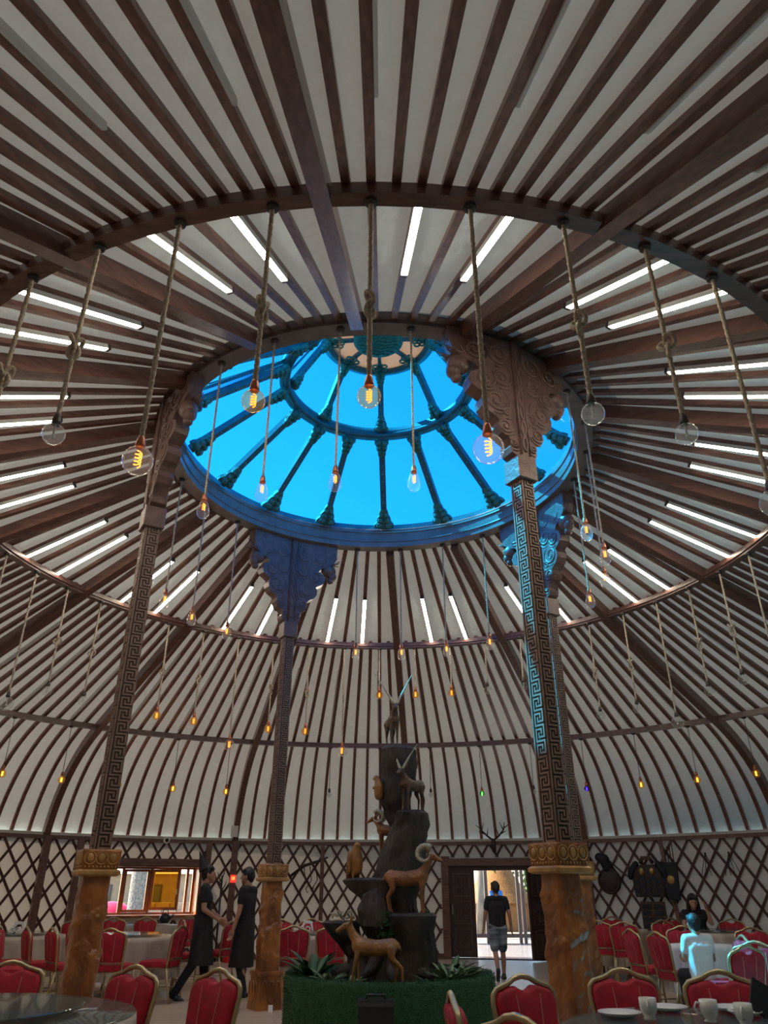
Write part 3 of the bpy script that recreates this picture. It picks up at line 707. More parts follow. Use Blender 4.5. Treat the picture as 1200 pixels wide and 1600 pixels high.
for i in range(10): leafball(k, (rnd.uniform(-1.4, 1.4), rnd.uniform(-.6, .6), .6 + i * .28), (.7, .6, .5), 110, .12, rnd)
o = k.build('foliage', M_LEAF, b); o['kind'] = 'stuff'
for i in range(5): MB().tube([(-.6 + .3 * i, 0, 0), (-.8 + .4 * i, .1, 2.2)], [.05, .02], 6).build('stem', M_BARK, b)

# ------------------------------------------------------------------ window
wc = (WIN[0] + WIN[1]) / 2
wn = empty('window_2', pol(R3, wc), R(wc - 90)); tag(wn, kind='structure')
hw = 1.055; z0, z1 = WZ; dep = .42
for x in (-hw, hw): MB().box((x, dep / 2, (z0 + z1) / 2), (.06, dep + .08, z1 - z0 + .06)).build('jamb', M_WFRAME, wn)
MB().box((0, dep / 2 - .03, z0 - .03), (2 * hw + .12, dep + .16, .05)).build('window_sill', M_WFRAME, wn); MB().box((0, dep / 2, z1 + .02), (2 * hw + .06, dep + .06, .05)).build('window_head', M_BEAM, wn)
MB().box((0, -.06, z1 + .09), (2 * hw + .3, .14, .14)).build('lintel', M_BEAM, wn)
yf = dep - .05
def frame(x0, x1, za, zb, w=.045, d=.06, nm='window_frame', parent=wn, m=M_WFRAME, y=yf):
    k = MB(); k.box(((x0 + x1) / 2, y, za + w / 2), (x1 - x0, d, w)); k.box(((x0 + x1) / 2, y, zb - w / 2), (x1 - x0, d, w))
    k.box((x0 + w / 2, y, (za + zb) / 2), (w, d, zb - za - 2 * w)); k.box((x1 - w / 2, y, (za + zb) / 2), (w, d, zb - za - 2 * w)); return k.build(nm, m, parent)
frame(-hw + .03, hw - .03, z0, z1)
for x in (-.60, .02, .86): MB().box((x, yf, (z0 + z1) / 2), (.055, .07, z1 - z0 - .06)).build('mullion', M_WFRAME, wn)
s2 = frame(-.57, -.01, z0 + .05, z1 - .05, .05, .05, 'fixed_sash'); MB().box((-.29, yf, (z0 + z1) / 2), (.46, .008, z1 - z0 - .2)).build('pane', M_CLEAR, s2)
MB().box((-.82, yf, (z0 + z1) / 2), (.40, .008, z1 - z0 - .1)).build('pane', M_CLEAR, wn)
osh = empty('tmp'); bpy.data.objects.remove(osh)
k = MB(); W_, H_ = .66, z1 - z0 - .14
for (c, d) in (((W_ / 2, 0, .03), (W_, .05, .06)), ((W_ / 2, 0, H_ - .03), (W_, .05, .06)), ((.03, 0, H_ / 2), (.06, .05, H_ - .12)), ((W_ - .03, 0, H_ / 2), (.06, .05, H_ - .12))): k.box(c, d)
opn = k.build('opening_sash', M_WFRAME, wn, loc=(.04, yf - .05, z0 + .09), rz=R(-32))
MB().box((W_ / 2, 0, H_ / 2), (W_ - .11, .008, H_ - .11)).build('pane', M_AMBGL, opn)
k = MB(); k.tube([(W_ - .03, -.03, H_ / 2), (W_ - .03, -.06, H_ / 2), (W_ - .03, -.06, H_ / 2 - .1)], .010, 6); k.build('handle', M_STEEL, opn)
# beyond the window
M_STONE = mat('pebble_stone', (0.28, 0.27, 0.26), 0.8, var=0.6, scale=18, bump=0.8)
p = empty('stone_pillar', (-7.55, 17.0, -.03)); tag(p, 'grey pebble-faced pillar outside the left window', 'pillar')
MB().lathe([(.40, 0), (.40, .12), (.34, .14), (.33, 4.2)], 28).build('shaft', M_STONE, p, smooth='auto')
MB().lathe([(.34, 4.2), (.42, 4.25), (.42, 4.4), (.01, 4.42)], 28).build('capstone', M_STONE, p)
M_PINK = mat('pink_vinyl', (0.55, 0.02, 0.07), 0.25); M_WHITE = mat('white_plain', (0.80, 0.80, 0.78), 0.5)
it = empty('inflatable_ride', (-9.7, 21, -.03)); tag(it, 'glossy pink inflatable seen low through the left window', 'inflatable')
k = MB(); k.ball((0, 0, .55), (.85, .6, .52), 20, 12); k.ball((.95, 0, .62), (.42, .4, .5), 16, 10); k.build('body', M_PINK, it, smooth=True)
k = MB(); k.ball((-.95, .1, .9), (.36, .34, .40), 16, 10); k.tube([(-.5, -.55, .3), (-.1, -.66, .5), (.3, -.62, .3)], .05, 8); k.build('white_bulge', M_WHITE, it, smooth=True)
M_SAND = mat('sand_block', (0.36, 0.28, 0.19), 0.8, var=0.25, scale=3)
lw = empty('garden_wall', (-11, 25, -.03)); tag(lw, 'low sand-coloured block wall across the yard outside the window', 'wall')
k0 = MB().box((0, 0, 0), (.57, .3, .23)).mesh('block', M_SAND)
for r_ in range(4):
    for c_ in range(18): link('block', k0, lw, loc=(-5.4 + .6 * c_ + (.3 if r_ % 2 else 0), random.uniform(-.01, .01), .12 + .25 * r_))
ob = empty('farm_building', (-14.5, 36, -.03)); tag(ob, 'sand-coloured low building with a grey roof beyond the yard wall', 'building')
MB().box((0, 0, 1.1), (9, 4, 2.2)).build('house_wall', M_SAND, ob)
k = MB(); k.rings([[(-4.8, -2.4, 2.2), (-4.8, 0, 3.5), (-4.8, 2.4, 2.2)], [(4.8, -2.4, 2.2), (4.8, 0, 3.5), (4.8, 2.4, 2.2)]]); k.build('roof', mat('grey_roof', (0.35, 0.33, 0.36), 0.7), ob)
for x in (-2.6, 0, 2.6):
    w_ = MB().box((x, -2.02, 1.2), (.9, .06, 1.0)).build('house_window', M_DOOR, ob); MB().box((x, -2.06, 1.2), (.76, .02, .86)).build('pane', mat('dark_pane', (0.08, 0.1, 0.12), 0.1), w_)

# ------------------------------------------------------------------ banquet chairs
M_GOLD = mat('gold_chair_frame', (0.50, 0.40, 0.22), 0.32, metal=0.75, var=0.2, scale=8)
M_RED = mat('red_velvet', (0.46, 0.010, 0.030), 0.75, var=0.35, scale=14)
M_REDP = mat('pale_piping', (0.50, 0.22, 0.16), 0.7)
def make_chair():
    t = empty('banquet_chair')
    def back(x, z, d=0.0): return Vector((x, -.205 - .085 * max(0, z - .42) / .5 + d, z))
    half = [(.185, .42), (.195, .55), (.212, .70), (.222, .79), (.216, .835), (.190, .862), (.150, .872), (.105, .885), (.055, .910), (0, .92)]
    path = [Vector((.185, -.30, 0)), Vector((.185, -.245, .22))] + [back(x, z) for x, z in half]
    path = path + [Vector((-p.x, p.y, p.z)) for p in path[-2::-1]]
    k = MB(); k.tube(path[2:-2], .0155, 8); k.build('back_frame', M_GOLD, t, smooth=True)
    for sx in (1, -1):
        MB().tube([(sx * p.x, p.y, p.z) for p in path[:3]], .0145, 8).build('leg', M_GOLD, t, smooth=True)
        MB().tube([(sx * .195, .185, .43), (sx * .200, .20, .2), (sx * .205, .215, 0)], .0145, 8).build('leg', M_GOLD, t, smooth=True)
        MB().tube([(sx * .190, -.265, .16), (sx * .2, .205, .16)], .008, 6).build('stretcher', M_GOLD, t, smooth=True)
    ph = [(.174, .53), (.186, .62), (.200, .72), (.208, .79), (.200, .825), (.178, .848), (.140, .860), (.100, .870), (.066, .874), (.045, .862), (.022, .852), (0, .850)]
    ol = ph + [(-x, z) for x, z in ph[-2::-1]]
    k = MB(); cen = (0, .67)
    def sc2(f): return [(cen[0] + (x - cen[0]) * f, cen[1] + (z - cen[1]) * f) for x, z in ol]
    k.rings([[back(x, z, d) for x, z in sc2(f)] for d, f in ((-.034, .93), (-.028, .98), (-.012, 1.0), (.018, 1.0), (.034, .97), (.042, .91))])
    pad = k.build('backrest', M_RED, t, smooth='auto')
    k = MB()
    for x in (.075, -.075):
        for d in (.044, -.036): k.tube([back(x * (.85 + .3 * i / 4), .545 + .29 * i / 4, d) for i in range(5)], .0035, 5)
    k.build('piping', M_REDP, pad)
    k = MB(); k.rings([[back(x, z, d) for x, z in ((.165, .425), (.165, .495), (-.165, .495), (-.165, .425))] for d in (-.02, .02)]); k.build('lower_back_panel', M_RED, t)
    for z in (.512, .415): MB().tube([back(.19, z), back(-.19, z)], .011, 6).build('cross_bar', M_GOLD, t, smooth=True)
    k = MB()
    def sq(h, v, z): 
        c = .05; return [(h, -v + c, z), (h, v - c, z), (h - c, v, z), (-h + c, v, z), (-h, v - c, z), (-h, -v + c, z), (-h + c, -v, z), (h - c, -v, z)]
    k.rings([sq(.195, .195, .425), sq(.215, .215, .432), sq(.222, .222, .46), sq(.212, .212, .492), (sq(.17, .17, .503))]); k.build('seat', M_RED, t, smooth='auto')
    k = MB(); k.rings([sq(.20, .20, .405), sq(.20, .20, .425)]); k.build('seat_frame', M_GOLD, t)
    return t
CH = [ # x, y of the backrest, direction the chair faces, label
 (-2.54, -2.87, -75, 'red banquet chair at the left edge, behind the near glass table'),
 (-1.56, -3.22, -120, 'red banquet chair at the right end of the near left glass table'),
 (-.96, -3.45, -128, 'lone red chair in the foreground in front of the two waiters'),
 (-5.42, 3.15, 15, 'red chair turned sideways at far left, against the lattice wall'),
 (-4.98, 2.05, 5, 'red chair cut by the left edge beside two upright chairs'),
 (-4.90, 2.85, 35, 'narrow upright red chair, left of the pair by the left column'),
 (-4.42, 2.53, 40, 'upright red chair with pale frame just left of the left column'),
 (-5.3, 5.75, -90, 'red chair half hidden behind the left column at the back table'),
 (-3.56, 2.34, 85, 'red chair directly right of the left column, back to the camera'),
 (-5.0, 6.9, -80, 'red chair under the window beside white table ornaments'),
 (-4.42, 7.0, -95, 'red chair under the middle of the window, behind the clothed table'),
 (-2.81, 3.15, 168, 'dark red chair seen side-on, seat towards the clothed table'),
 (-3.35, 5.5, 205, 'red chair behind the side-on chair, right of the clothed table'),
 (-3.75, 7.6, -110, 'red chair under the right end of the window'),
 (-2.72, 4.65, 190, 'red chair mostly behind the waiter in the pointed hat'),
 (-2.45, 5.1, 160, 'red chair standing between the two waiters'),
 (-1.20, 3.15, 88, 'red chair beside the far left column, back towards the camera'),
 (-.66, 3.2, 97, 'red chair left of the planter, nearest the sculpture'),
 (-1.75, 6.0, -85, 'red chair at the back, leftmost beyond the middle clothed table'),
 (-1.22, 6.3, -90, 'red chair at the back, centre beyond the middle clothed table'),
 (-.72, 6.0, -100, 'red chair at the back, rightmost beyond the middle clothed table'),
 (3.72, 5.3, 55, 'red chair seen edgewise right beside the hidden right column'),
 (3.98, 4.75, 70, 'red chair with open legs, second from the right columns'),
 (4.55, 7.5, -90, 'low-looking red chair against the wall under the round lute'),
 (4.88, 5.55, -75, 'red chair below the hanging armour, facing the camera'),
 (3.33, 2.2, 12, 'red chair mostly hidden behind the big side-on right chair'),
 (3.42, 1.42, 15, 'big red chair at right seen side-on with its seat pointing right'),
 (5.45, 6.75, -60, 'red chair with pale frame beside the seated woman'),
 (4.36, 3.15, -100, 'red chair facing the camera just left of the boy'),
 (4.12, .60, 178, 'red chair the boy in white sits on'),
 (6.35, 6.2, -125, 'red chair behind the seated woman at the right wall'),
 (5.12, 2.65, -95, 'red chair behind the white ornaments on the right table'),
 (3.42, -1.1, 115, 'red chair at the right edge with a bright frame, below the ornaments'),
 (3.75, -.55, 60, 'red chair at the right edge overlapping another chair'),
 (1.60, -3.45, -85, 'large foreground red chair, left of the pair behind the cups'),
 (2.17, -3.58, -97, 'large foreground red chair, right of the pair behind the cups'),
 (2.66, -3.82, -140, 'red chair cut by the right edge beside the laid table'),
 (.90, -3.85, -62, 'foreground red chair in front of the walking boy'),
 (.42, -4.68, 2, 'red chair seen exactly edge-on before the green planter'),
 (.62, -5.42, 40, 'red chair whose top just shows at the bottom edge'),
]
ch0 = make_chair()
for i, (x, y, f, lb) in enumerate(CH):
    c = ch0 if i == 0 else copy_tree(ch0)
    d = Vector((cos(R(f)), sin(R(f)), 0)); c.location = Vector((x, y, 0)) + d * .285; c.rotation_euler = (0, 0, R(f - 90))
    tag(c, lb, 'chair', 'red banquet chairs')

# ------------------------------------------------------------------ tables
M_CLOTH = mat('satin_tablecloth', (0.50, 0.42, 0.34), 0.42, var=0.25, scale=5)
M_CLOTHW = mat('white_tablecloth', (0.66, 0.68, 0.68), 0.6, var=0.2, scale=6)
M_LEGW = mat('table_leg', (0.06, 0.04, 0.03), 0.5)
M_GLASSG = None
def table_glass():
    m = bpy.data.materials.new('green_table_glass'); m.use_nodes = True; b = m.node_tree.nodes['Principled BSDF']
    b.inputs['Base Color'].default_value = (0.10, 0.16, 0.15, 1); b.inputs['Roughness'].default_value = 0.05; b.inputs['Specular IOR Level'].default_value = 0.7
    b.inputs['Alpha'].default_value = 0.55; return m
M_TGLASS = table_glass()
def cloth(name, cx, cy, rad, z, drop, label, m, seed):
    rnd = random.Random(seed); ph = rnd.uniform(0, 6); k = MB(); N = 120; rs = []
    for i in range(4): rs.append([(rad * (i + .02) / 3 * cos(2 * pi * j / N), rad * (i + .02) / 3 * sin(2 * pi * j / N), 0) for j in range(N)])
    for i in range(1, 13):
        s = i / 12; ring = []
        for j in range(N):
            a = 2 * pi * j / N; amp = .055 * s
            rr = rad + .012 + amp * (sin(a * 13 + ph) * .7 + .5 * sin(a * 21 + 2 * ph) + .6) ; ring.append((rr * cos(a), rr * sin(a), -.01 - drop * s))
        rs.append(ring)
    k.rings(rs, caps=False); o = k.build(name, m, None, smooth=True, loc=(cx, cy, z + .006)); tag(o, label, 'tablecloth'); return o
def table(cx, cy, rad, where, m, seed, turntable=True, glass=False):
    t = empty('round_table', (cx, cy, 0)); tag(t, f'round banquet table {where}', 'table', 'round banquet tables')
    MB().lathe([(.001, .715), (rad, .715), (rad, .745), (.001, .745)], 48).build('table_top', M_LEGW, t)
    for i in range(4): a = pi / 4 + i * pi / 2; MB().tube([(rad * .7 * cos(a), rad * .7 * sin(a), .72), (rad * .72 * cos(a), rad * .72 * sin(a), 0)], .02, 8).build('leg', M_LEGW, t, smooth=True)
    cloth('tablecloth', cx, cy, rad, .745, .52, f'{"white" if m is M_CLOTHW else "beige satin"} cloth draped on the table {where}', m, seed)
    zt = .752
    if glass:
        k = MB(); k.lathe([(.001, 0), (rad + .0, 0), (rad + .006, .005), (rad, .010), (.001, .010)], 72); o = k.build('table_glass', M_TGLASS, None, loc=(cx, cy, zt), smooth='auto'); tag(o, f'greenish glass sheet covering the table {where}', 'glass sheet'); zt += .012
    if turntable:
        t2 = empty('glass_turntable', (cx, cy, zt)); tag(t2, f'round glass turntable on the table {where}', 'turntable', 'glass turntables')
        MB().lathe([(.001, 0), (.12, 0), (.11, .03), (.001, .03)], 24).build('turntable_base', M_STEEL, t2)
        MB().lathe([(.001, .031), (rad * .68, .031), (rad * .68 + .005, .036), (rad * .68, .041), (.001, .041)], 64).build('glass_disc', M_TGLASS, t2, smooth='auto')
table(-2.2, -4.15, .90, 'at the bottom left corner', M_CLOTH, 1, glass=True)
table(1.85, -4.72, .92, 'at the bottom right, laid with cups', M_CLOTHW, 2, turntable=False, glass=True)
table(-3.85, 4.05, .78, 'right of the left column under the window', M_CLOTH, 3)
table(-5.75, 4.35, .78, 'left of the left column', M_CLOTH, 4)
table(-4.75, 8.3, .62, 'closest to the window', M_CLOTH, 5)
table(-1.05, 4.65, .78, 'in the middle, left of the sculpture', M_CLOTH, 6)
table(4.25, 6.45, .62, 'at the right wall under the round lute', M_CLOTH, 7)
table(5.75, 5.35, .60, 'in front of the seated woman', M_CLOTH, 8)
table(4.22, 2.05, .42, 'with a hanging white cloth, beside the boy', M_CLOTHW, 9, turntable=False)
table(5.45, 1.5, .70, 'at the right edge with white ornaments', M_CLOTH, 10, glass=True, turntable=False)

# ------------------------------------------------------------------ tableware
M_CHINA = mat('white_china', (0.80, 0.80, 0.77), 0.15, coat=0.3)
M_BLACK = mat('black_plastic', (0.012, 0.012, 0.014), 0.35)
TZ = .7645
def plate(x, y, label, r=.115, z=TZ):
    k = MB(); k.lathe([(.001, .004), (r * .55, .004), (r * .6, .0), (r * .66, .004), (r, .022), (r * .99, .025), (r * .64, .009), (.001, .009)], 40); o = k.build('plate', M_CHINA, None, smooth=True, loc=(x, y, z)); tag(o, label, 'plate'); return o
def cup(x, y, label, rz=0, handle=True, goblet=False, z=TZ):
    t = empty('tea_cup', (x, y, z), R(rz)); tag(t, label, 'cup')
    pf = [(.001, .0), (.030, .0), (.032, .006), (.026, .012), (.040, .035), (.045, .06), (.045, .098), (.0415, .098), (.041, .06), (.034, .034), (.001, .02)]
    MB().lathe(pf, 32).build('cup_body', M_CHINA, t, smooth=True)
    if handle: MB().tube([(-.043, 0, .082), (-.062, 0, .086), (-.074, 0, .066), (-.066, 0, .042), (-.042, 0, .034)], .006, 8).build('handle', M_CHINA, t, smooth=True)
plate(1.36, -4.20, 'white plate left of the foreground cups'); plate(1.69, -3.98, 'white plate between and behind the two foreground cups'); plate(2.06, -4.0, 'white plate right of the right foreground cup'); plate(2.05, -4.17, 'white saucer lying in front of the rightmost plate', .09)
cup(1.49, -4.30, 'white handleless-looking cup beside the left plate', 70); cup(1.78, -4.38, 'white cup with its handle to the left', 0)
cup(1.90, -4.52, 'white cup at the bottom edge, only its rim showing', 60)
o = MB().tube([(1.30, -4.0, .768), (1.52, -3.93, .770)], .006, 6).build('table_knife', M_STEEL, None); tag(o, 'steel knife lying behind the left plate', 'cutlery')
M_NAPK = mat('white_napkin', (0.78, 0.78, 0.76), 0.7)
def napkin(x, y, z, s, rz, label, ring=True):
    """white folded napkin holder: bent strips, two rings"""
    t = empty('napkin_ornament', (x, y, z), R(rz)); tag(t, label, 'ornament')
    k = MB()
    k.rings([[(-.10 * s, d, 0), (-.02 * s, d, .16 * s), (.10 * s, d, .15 * s), (.13 * s, d, .02 * s), (.10 * s, d, .02 * s), (.075 * s, d, .115 * s), (.0, d, .12 * s), (-.065 * s, d, 0)] for d in (-.02 * s, .02 * s)])
    k.build('folded_strip', M_NAPK, t)
    if ring:
        for dx in (-.05, .04): MB().tube([(dx * s + .035 * s * cos(a), -.03 * s, .04 * s + .035 * s * sin(a)) for a in [i * pi / 6 for i in range(12)]], .010 * s, 6, loop=True).build('ring', M_NAPK, t, smooth=True)
napkin(2.40, -3.98, TZ, 1.3, 20, 'large white folded napkin stand at the right edge of the laid table')
napkin(5.15, 1.45, .765, 1.3, 10, 'white folded ornament left on the right-edge table'); napkin(5.5, 1.4, .765, 1.2, 40, 'white folded ornament right on the right-edge table')
napkin(-4.25, 3.75, .795, .9, 10, 'white folded ornament on the table right of the left column'); napkin(-1.15, 4.35, .795, 1.0, 0, 'white folded ornament on the middle clothed table'); napkin(-5.55, 4.0, .795, 1.0, 0, 'white folded ornament on the table left of the column')
t = empty('menu_tablet', (2.16, -4.16, TZ)); tag(t, 'dark slab leaning on the laid table at right', 'tablet')
MB().box((0, 0, .075), (.13, .012, .17), Euler((R(-25), R(30), 0)).to_matrix()).build('slab', M_BLACK, t)
MB().box((.0, .06, .006), (.10, .07, .012)).build('stand', M_BLACK, t)
t = empty('condiment_basket', (-2.42, -3.62, .806)); tag(t, 'dark wicker condiment basket on the bottom left turntable', 'basket')
k = MB()
for i in range(7): k.tube([(.085 * cos(a), .085 * sin(a), .01 + i * .013) for a in [j * pi / 12 for j in range(24)]], .007, 5, loop=True)
k.build('woven_side', M_LEGW, t, smooth=True)
bt = MB().lathe([(.001, 0), (.03, 0), (.032, .02), (.032, .11), (.018, .13), (.018, .155), (.001, .155)], 18).build('bottle', M_WHITE, None, smooth=True, loc=(-2.42, -3.62, .81)); tag(bt, 'white sauce bottle standing in the wicker basket', 'bottle')
kt = empty('kettle', (-4.35, 8.05, .795)); tag(kt, 'dark round kettle on the table closest to the window', 'kettle')
MB().lathe([(.001, 0), (.08, 0), (.11, .05), (.10, .12), (.05, .16), (.03, .17), (.001, .19)], 24).build('kettle_body', M_BLACK, kt, smooth=True)
MB().tube([(-.07, 0, .14), (-.04, 0, .24), (.04, 0, .24), (.07, 0, .14)], .009, 6).build('handle', M_BLACK, kt, smooth=True); MB().tube([(.09, 0, .07), (.15, 0, .12), (.17, 0, .16)], [.02, .014, .01], 8).build('spout', M_BLACK, kt, smooth=True)

# ------------------------------------------------------------------ planter with the rock sculpture
M_TURF = mat('artificial_turf', (0.022, 0.11, 0.035), 0.8, var=0.5, scale=60, bump=0.8)
M_SOIL = mat('potting_soil', (0.03, 0.022, 0.016), 0.95, var=0.4, scale=20, bump=0.8)
M_ROCK = mat('dark_driftwood', (0.062, 0.043, 0.032), 0.7, var=0.7, scale=6, stretch=(1, 1, .4), bump=1.0, bscale=18, col2=(0.014, 0.012, 0.011))
M_MOSS = mat('moss', (0.04, 0.12, 0.05), 0.9, var=0.6, scale=25, bump=0.9)
PX, PY = .15, 0.0; PR, PH = 1.07, .62
pl = empty('planter', (PX, PY, 0)); tag(pl, 'low round planter covered in green artificial turf around the rock sculpture', 'planter')
MB().lathe([(PR - .02, 0), (PR, .02), (PR, PH - .03), (PR - .02, PH), (PR - .10, PH), (PR - .12, PH - .03), (PR - .12, .5)], 72).build('turf_wall', M_TURF, pl, smooth='auto')
MB().lathe([(.001, .56), (PR - .11, .555)], 48).build('soil', M_SOIL, pl)
k = MB(); rnd = random.Random(11)
for i in range(15000):
    a = rnd.uniform(0, 2 * pi); u = rnd.uniform(0, 1)
    if u < .78: z = rnd.uniform(.0, PH); p = Vector((PR * cos(a), PR * sin(a), z)); n = Vector((cos(a), sin(a), .25))
    else: rr = rnd.uniform(PR - .11, PR); p = Vector((rr * cos(a), rr * sin(a), PH - .004)); n = Vector((cos(a) * .3, sin(a) * .3, 1))
    n = (n + Vector((rnd.gauss(0, .35), rnd.gauss(0, .35), rnd.gauss(0, .35)))).normalized() * rnd.uniform(.018, .034); sd_v = n.cross(Vector((rnd.gauss(0, 1), rnd.gauss(0, 1), rnd.gauss(0, 1)))).normalized() * .0028
    k.add([p - sd_v, p + sd_v, p + n], [(0, 1, 2)])
o = k.build('turf_blades', M_TURF, pl); o['kind'] = 'stuff'
rk = empty('rock_sculpture', (0, 0, .56)); tag(rk, 'tall dark driftwood and rock tower carrying carved animals, rising from the turf planter', 'sculpture')
def rock(name, secs, m=M_ROCK, amp=.035, seed=0.0, parent=rk, n=36, sub=5):
    k = MB(); rs = []; S = []
    for i in range(len(secs) - 1):
        for j in range(sub): t = j / sub; S.append([a + (b - a) * t for a, b in zip(secs[i], secs[i + 1])])
    S.append(list(secs[-1]))
    for z, cx, cy, rx, ry in S:
        ring = []
        for j in range(n):
            a = 2 * pi * j / n; q = Vector((cos(a) * 1.2 + seed, sin(a) * 1.2, z * 3.2)); d = mnoise.noise(q * 1.3) * amp * 1.2 + mnoise.noise(q * 4) * amp * .8 + mnoise.noise(Vector((cos(a) * 9 + seed, sin(a) * 9, z * 2))) * amp * .6
            ring.append((cx + (rx + d) * cos(a), cy + (ry + d) * sin(a), z - .56))
        rs.append(ring)
    k.rings(rs); return k.build(name, m, parent, smooth='auto')
rock('upper_trunk', [(1.95, .33, .05, .12, .12), (2.1, .27, .03, .13, .13), (2.25, .22, 0, .15, .15), (2.45, .245, 0, .19, .18), (2.7, .26, 0, .20, .19), (2.84, .26, 0, .20, .19), (2.88, .25, 0, .15, .14)], seed=1)
rock('leaning_slab', [(1.42, .25, 0, .30, .26), (1.5, .25, 0, .29, .25), (1.75, .31, 0, .25, .22), (2.0, .37, -.05, .19, .18), (2.14, .40, -.10, .17, .16), (2.17, .40, -.10, .14, .13)], seed=2, amp=.03)
rock('ledge', [(1.12, .20, .02, .22, .22), (1.25, .17, 0, .28, .25), (1.38, .12, 0, .38, .28), (1.47, .10, 0, .42, .29), (1.495, .10, 0, .38, .25)], seed=3)
rock('boulder', [(.93, .02, -.2, .10, .10), (1.05, .0, -.22, .17, .15), (1.2, -.01, -.22, .17, .14), (1.34, .0, -.2, .13, .11), (1.40, .02, -.2, .05, .05)], seed=4)
rock('ram_stump', [(.55, .40, -.18, .26, .24), (.8, .40, -.24, .22, .20), (1.0, .38, -.28, .22, .19), (1.14, .37, -.30, .25, .19), (1.165, .37, -.30, .22, .16)], seed=5, amp=.03)
rock('bowl_stump', [(.55, -.10, -.05, .22, .2), (.75, -.16, -.05, .12, .12), (.88, -.25, -.08, .11, .11), (.98, -.33, -.1, .15, .14), (1.07, -.36, -.1, .18, .15), (1.09, -.36, -.1, .14, .11)], seed=6, amp=.03)
rock('core', [(.52, .2, .05, .48, .42), (.68, .2, .05, .36, .32), (.9, .2, .05, .27, .27), (1.1, .2, .05, .24, .24), (1.3, .2, .03, .24, .22)], seed=7, amp=.05)
for i, (a, L) in enumerate(((200, .5), (235, .42), (300, .5), (330, .55), (265, .4), (170, .45))):
    k = MB(); c = Vector((.2, .05, 0)); d = Vector((cos(R(a)), sin(R(a)), 0)); k.tube([c + d * .26 + Vector((0, 0, .22)), c + d * (.26 + L * .5) + Vector((0, 0, .09)), c + d * (.3 + L * .9) + Vector((.03, 0, .04))], [.075, .05, .02], 8); k.build('root', M_ROCK, rk, smooth=True)
k = MB()
for (x, y, z, s_) in ((.1, -.36, 1.02, .10), (.2, -.33, .93, .11), (.27, -.34, .98, .07), (.13, -.33, 1.12, .08), (.55, -.25, 1.14, .05)):
    leafball(k, (x, y, z - .56), (s_, s_ * .6, s_), 90, .022, rnd)
o = k.build('moss_growth', M_MOSS, rk); o['kind'] = 'stuff'

# carved animals ------------------------------------------------------
M_DEER = mat('carved_deer_wood', (0.42, 0.19, 0.05), 0.4, var=0.5, scale=7, bump=0.4, bscale=50, coat=0.2)
M_RAM = mat('carved_ram_wood', (0.34, 0.13, 0.045), 0.45, var=0.5, scale=8, bump=0.4, bscale=60)
M_IBEX = mat('carved_ibex_wood', (0.16, 0.09, 0.055), 0.5, var=0.6, scale=9, bump=0.5, bscale=50)
M_HORN = mat('pale_horn', (0.50, 0.46, 0.34), 0.5, var=0.4, scale=30, bump=0.4)
M_EYE = mat('dark_eye', (0.01, 0.01, 0.01), 0.15)
def quadruped(name, loc, rz, s, m, label, head_yaw=0, head_lift=0, horns=None, legs=None, ears=True, tail=.10):
    t = empty(name, loc, R(rz)); tag(t, label, 'carved animal', 'carved animals on the rock sculpture')
    def v(x, y, z): return Vector((x * s, y * s, z * s))
    nb = Vector((.50, 0, 1.08 + head_lift)); hd = Matrix.Rotation(R(head_yaw), 3, 'Z')
    def H(x, y, z): q = nb + hd @ Vector((x, y, z)); return v(q.x, q.y, q.z)
    lg = legs or [(.0, .0), (.0, .0), (.0, .0), (.0, .0)]
    ch = [[(v(-.46, 0, .78), .17 * s), (v(-.1, 0, .74), .175 * s), (v(.28, 0, .79), .185 * s)], [(v(.30, 0, .85), .15 * s), (v(.42, 0, 1.0), .105 * s), (v(nb.x, 0, nb.z), .085 * s)],
          [(H(.02, 0, .06), .088 * s), (H(.12, 0, .04), .075 * s), (H(.26, 0, -.03), .050 * s), (H(.30, 0, -.045), .042 * s)], [(v(-.60, 0, .82), .05 * s), (v(-.66, 0, .82 - tail), .03 * s)]]
    for i, sy in enumerate((1, -1)):
        f, g = lg[i], lg[2 + i]
        ch.append([(v(.30, sy * .09, .70), .075 * s), (v(.30 + f[0] * .5, sy * .10, .42), .045 * s), (v(.31 + f[0] * .9, sy * .10, .10), .031 * s), (v(.34 + f[0], sy * .10, .03), .036 * s)])
        ch.append([(v(-.45, sy * .09, .74), .115 * s), (v(-.40 + g[0] * .3, sy * .10, .54), .07 * s), (v(-.54 + g[0] * .7, sy * .10, .36), .040 * s), (v(-.50 + g[0] * .95, sy * .10, .10), .030 * s), (v(-.47 + g[0], sy * .10, .03), .036 * s)])
    if ears:
        for sy in (1, -1): ch.append([(H(.0, sy * .07, .10), .03 * s), (H(-.04, sy * .15, .20), .034 * s), (H(-.06, sy * .19, .28), .012 * s)])
    body = blob('body', ch, m, t, voxel=.022 * s, smooth=3)
    for sy in (1, -1): MB().ball(H(.12, sy * .070, .07), .016 * s, 8, 6).build('eye', M_EYE, t, smooth=True)
    if horns:
        for sy in (1, -1):
            pts, r0 = horns(sy); k = MB(); P_ = [H(*p) for p in pts]; n = len(P_)
            k.tube(P_, [s * r0 * (1 - .85 * i / (n - 1)) * (1.0 + (.18 if i % 2 else 0)) for i in range(n)], 8); k.build('horn', M_HORN, t, smooth=True)
    return t
def v_horns(L, spread, back):
    def f(sy):
        return [(-.0 - back * (i / 16) ** 1.5, sy * (.04 + spread * (i / 16)), .12 + L * (i / 16) - .10 * L * (i / 16) ** 2 * 0) for i in range(17)], .042
    return f
def curl_horns(sy):
    pts = []
    for i in range(27):
        t = i / 26; a = .9 + t * 5.6; rr = .20 - .06 * t
        pts.append((-.10 + rr * cos(a), sy * (.06 + .16 * t), .10 + rr * sin(a) * .95))
    return pts, .075
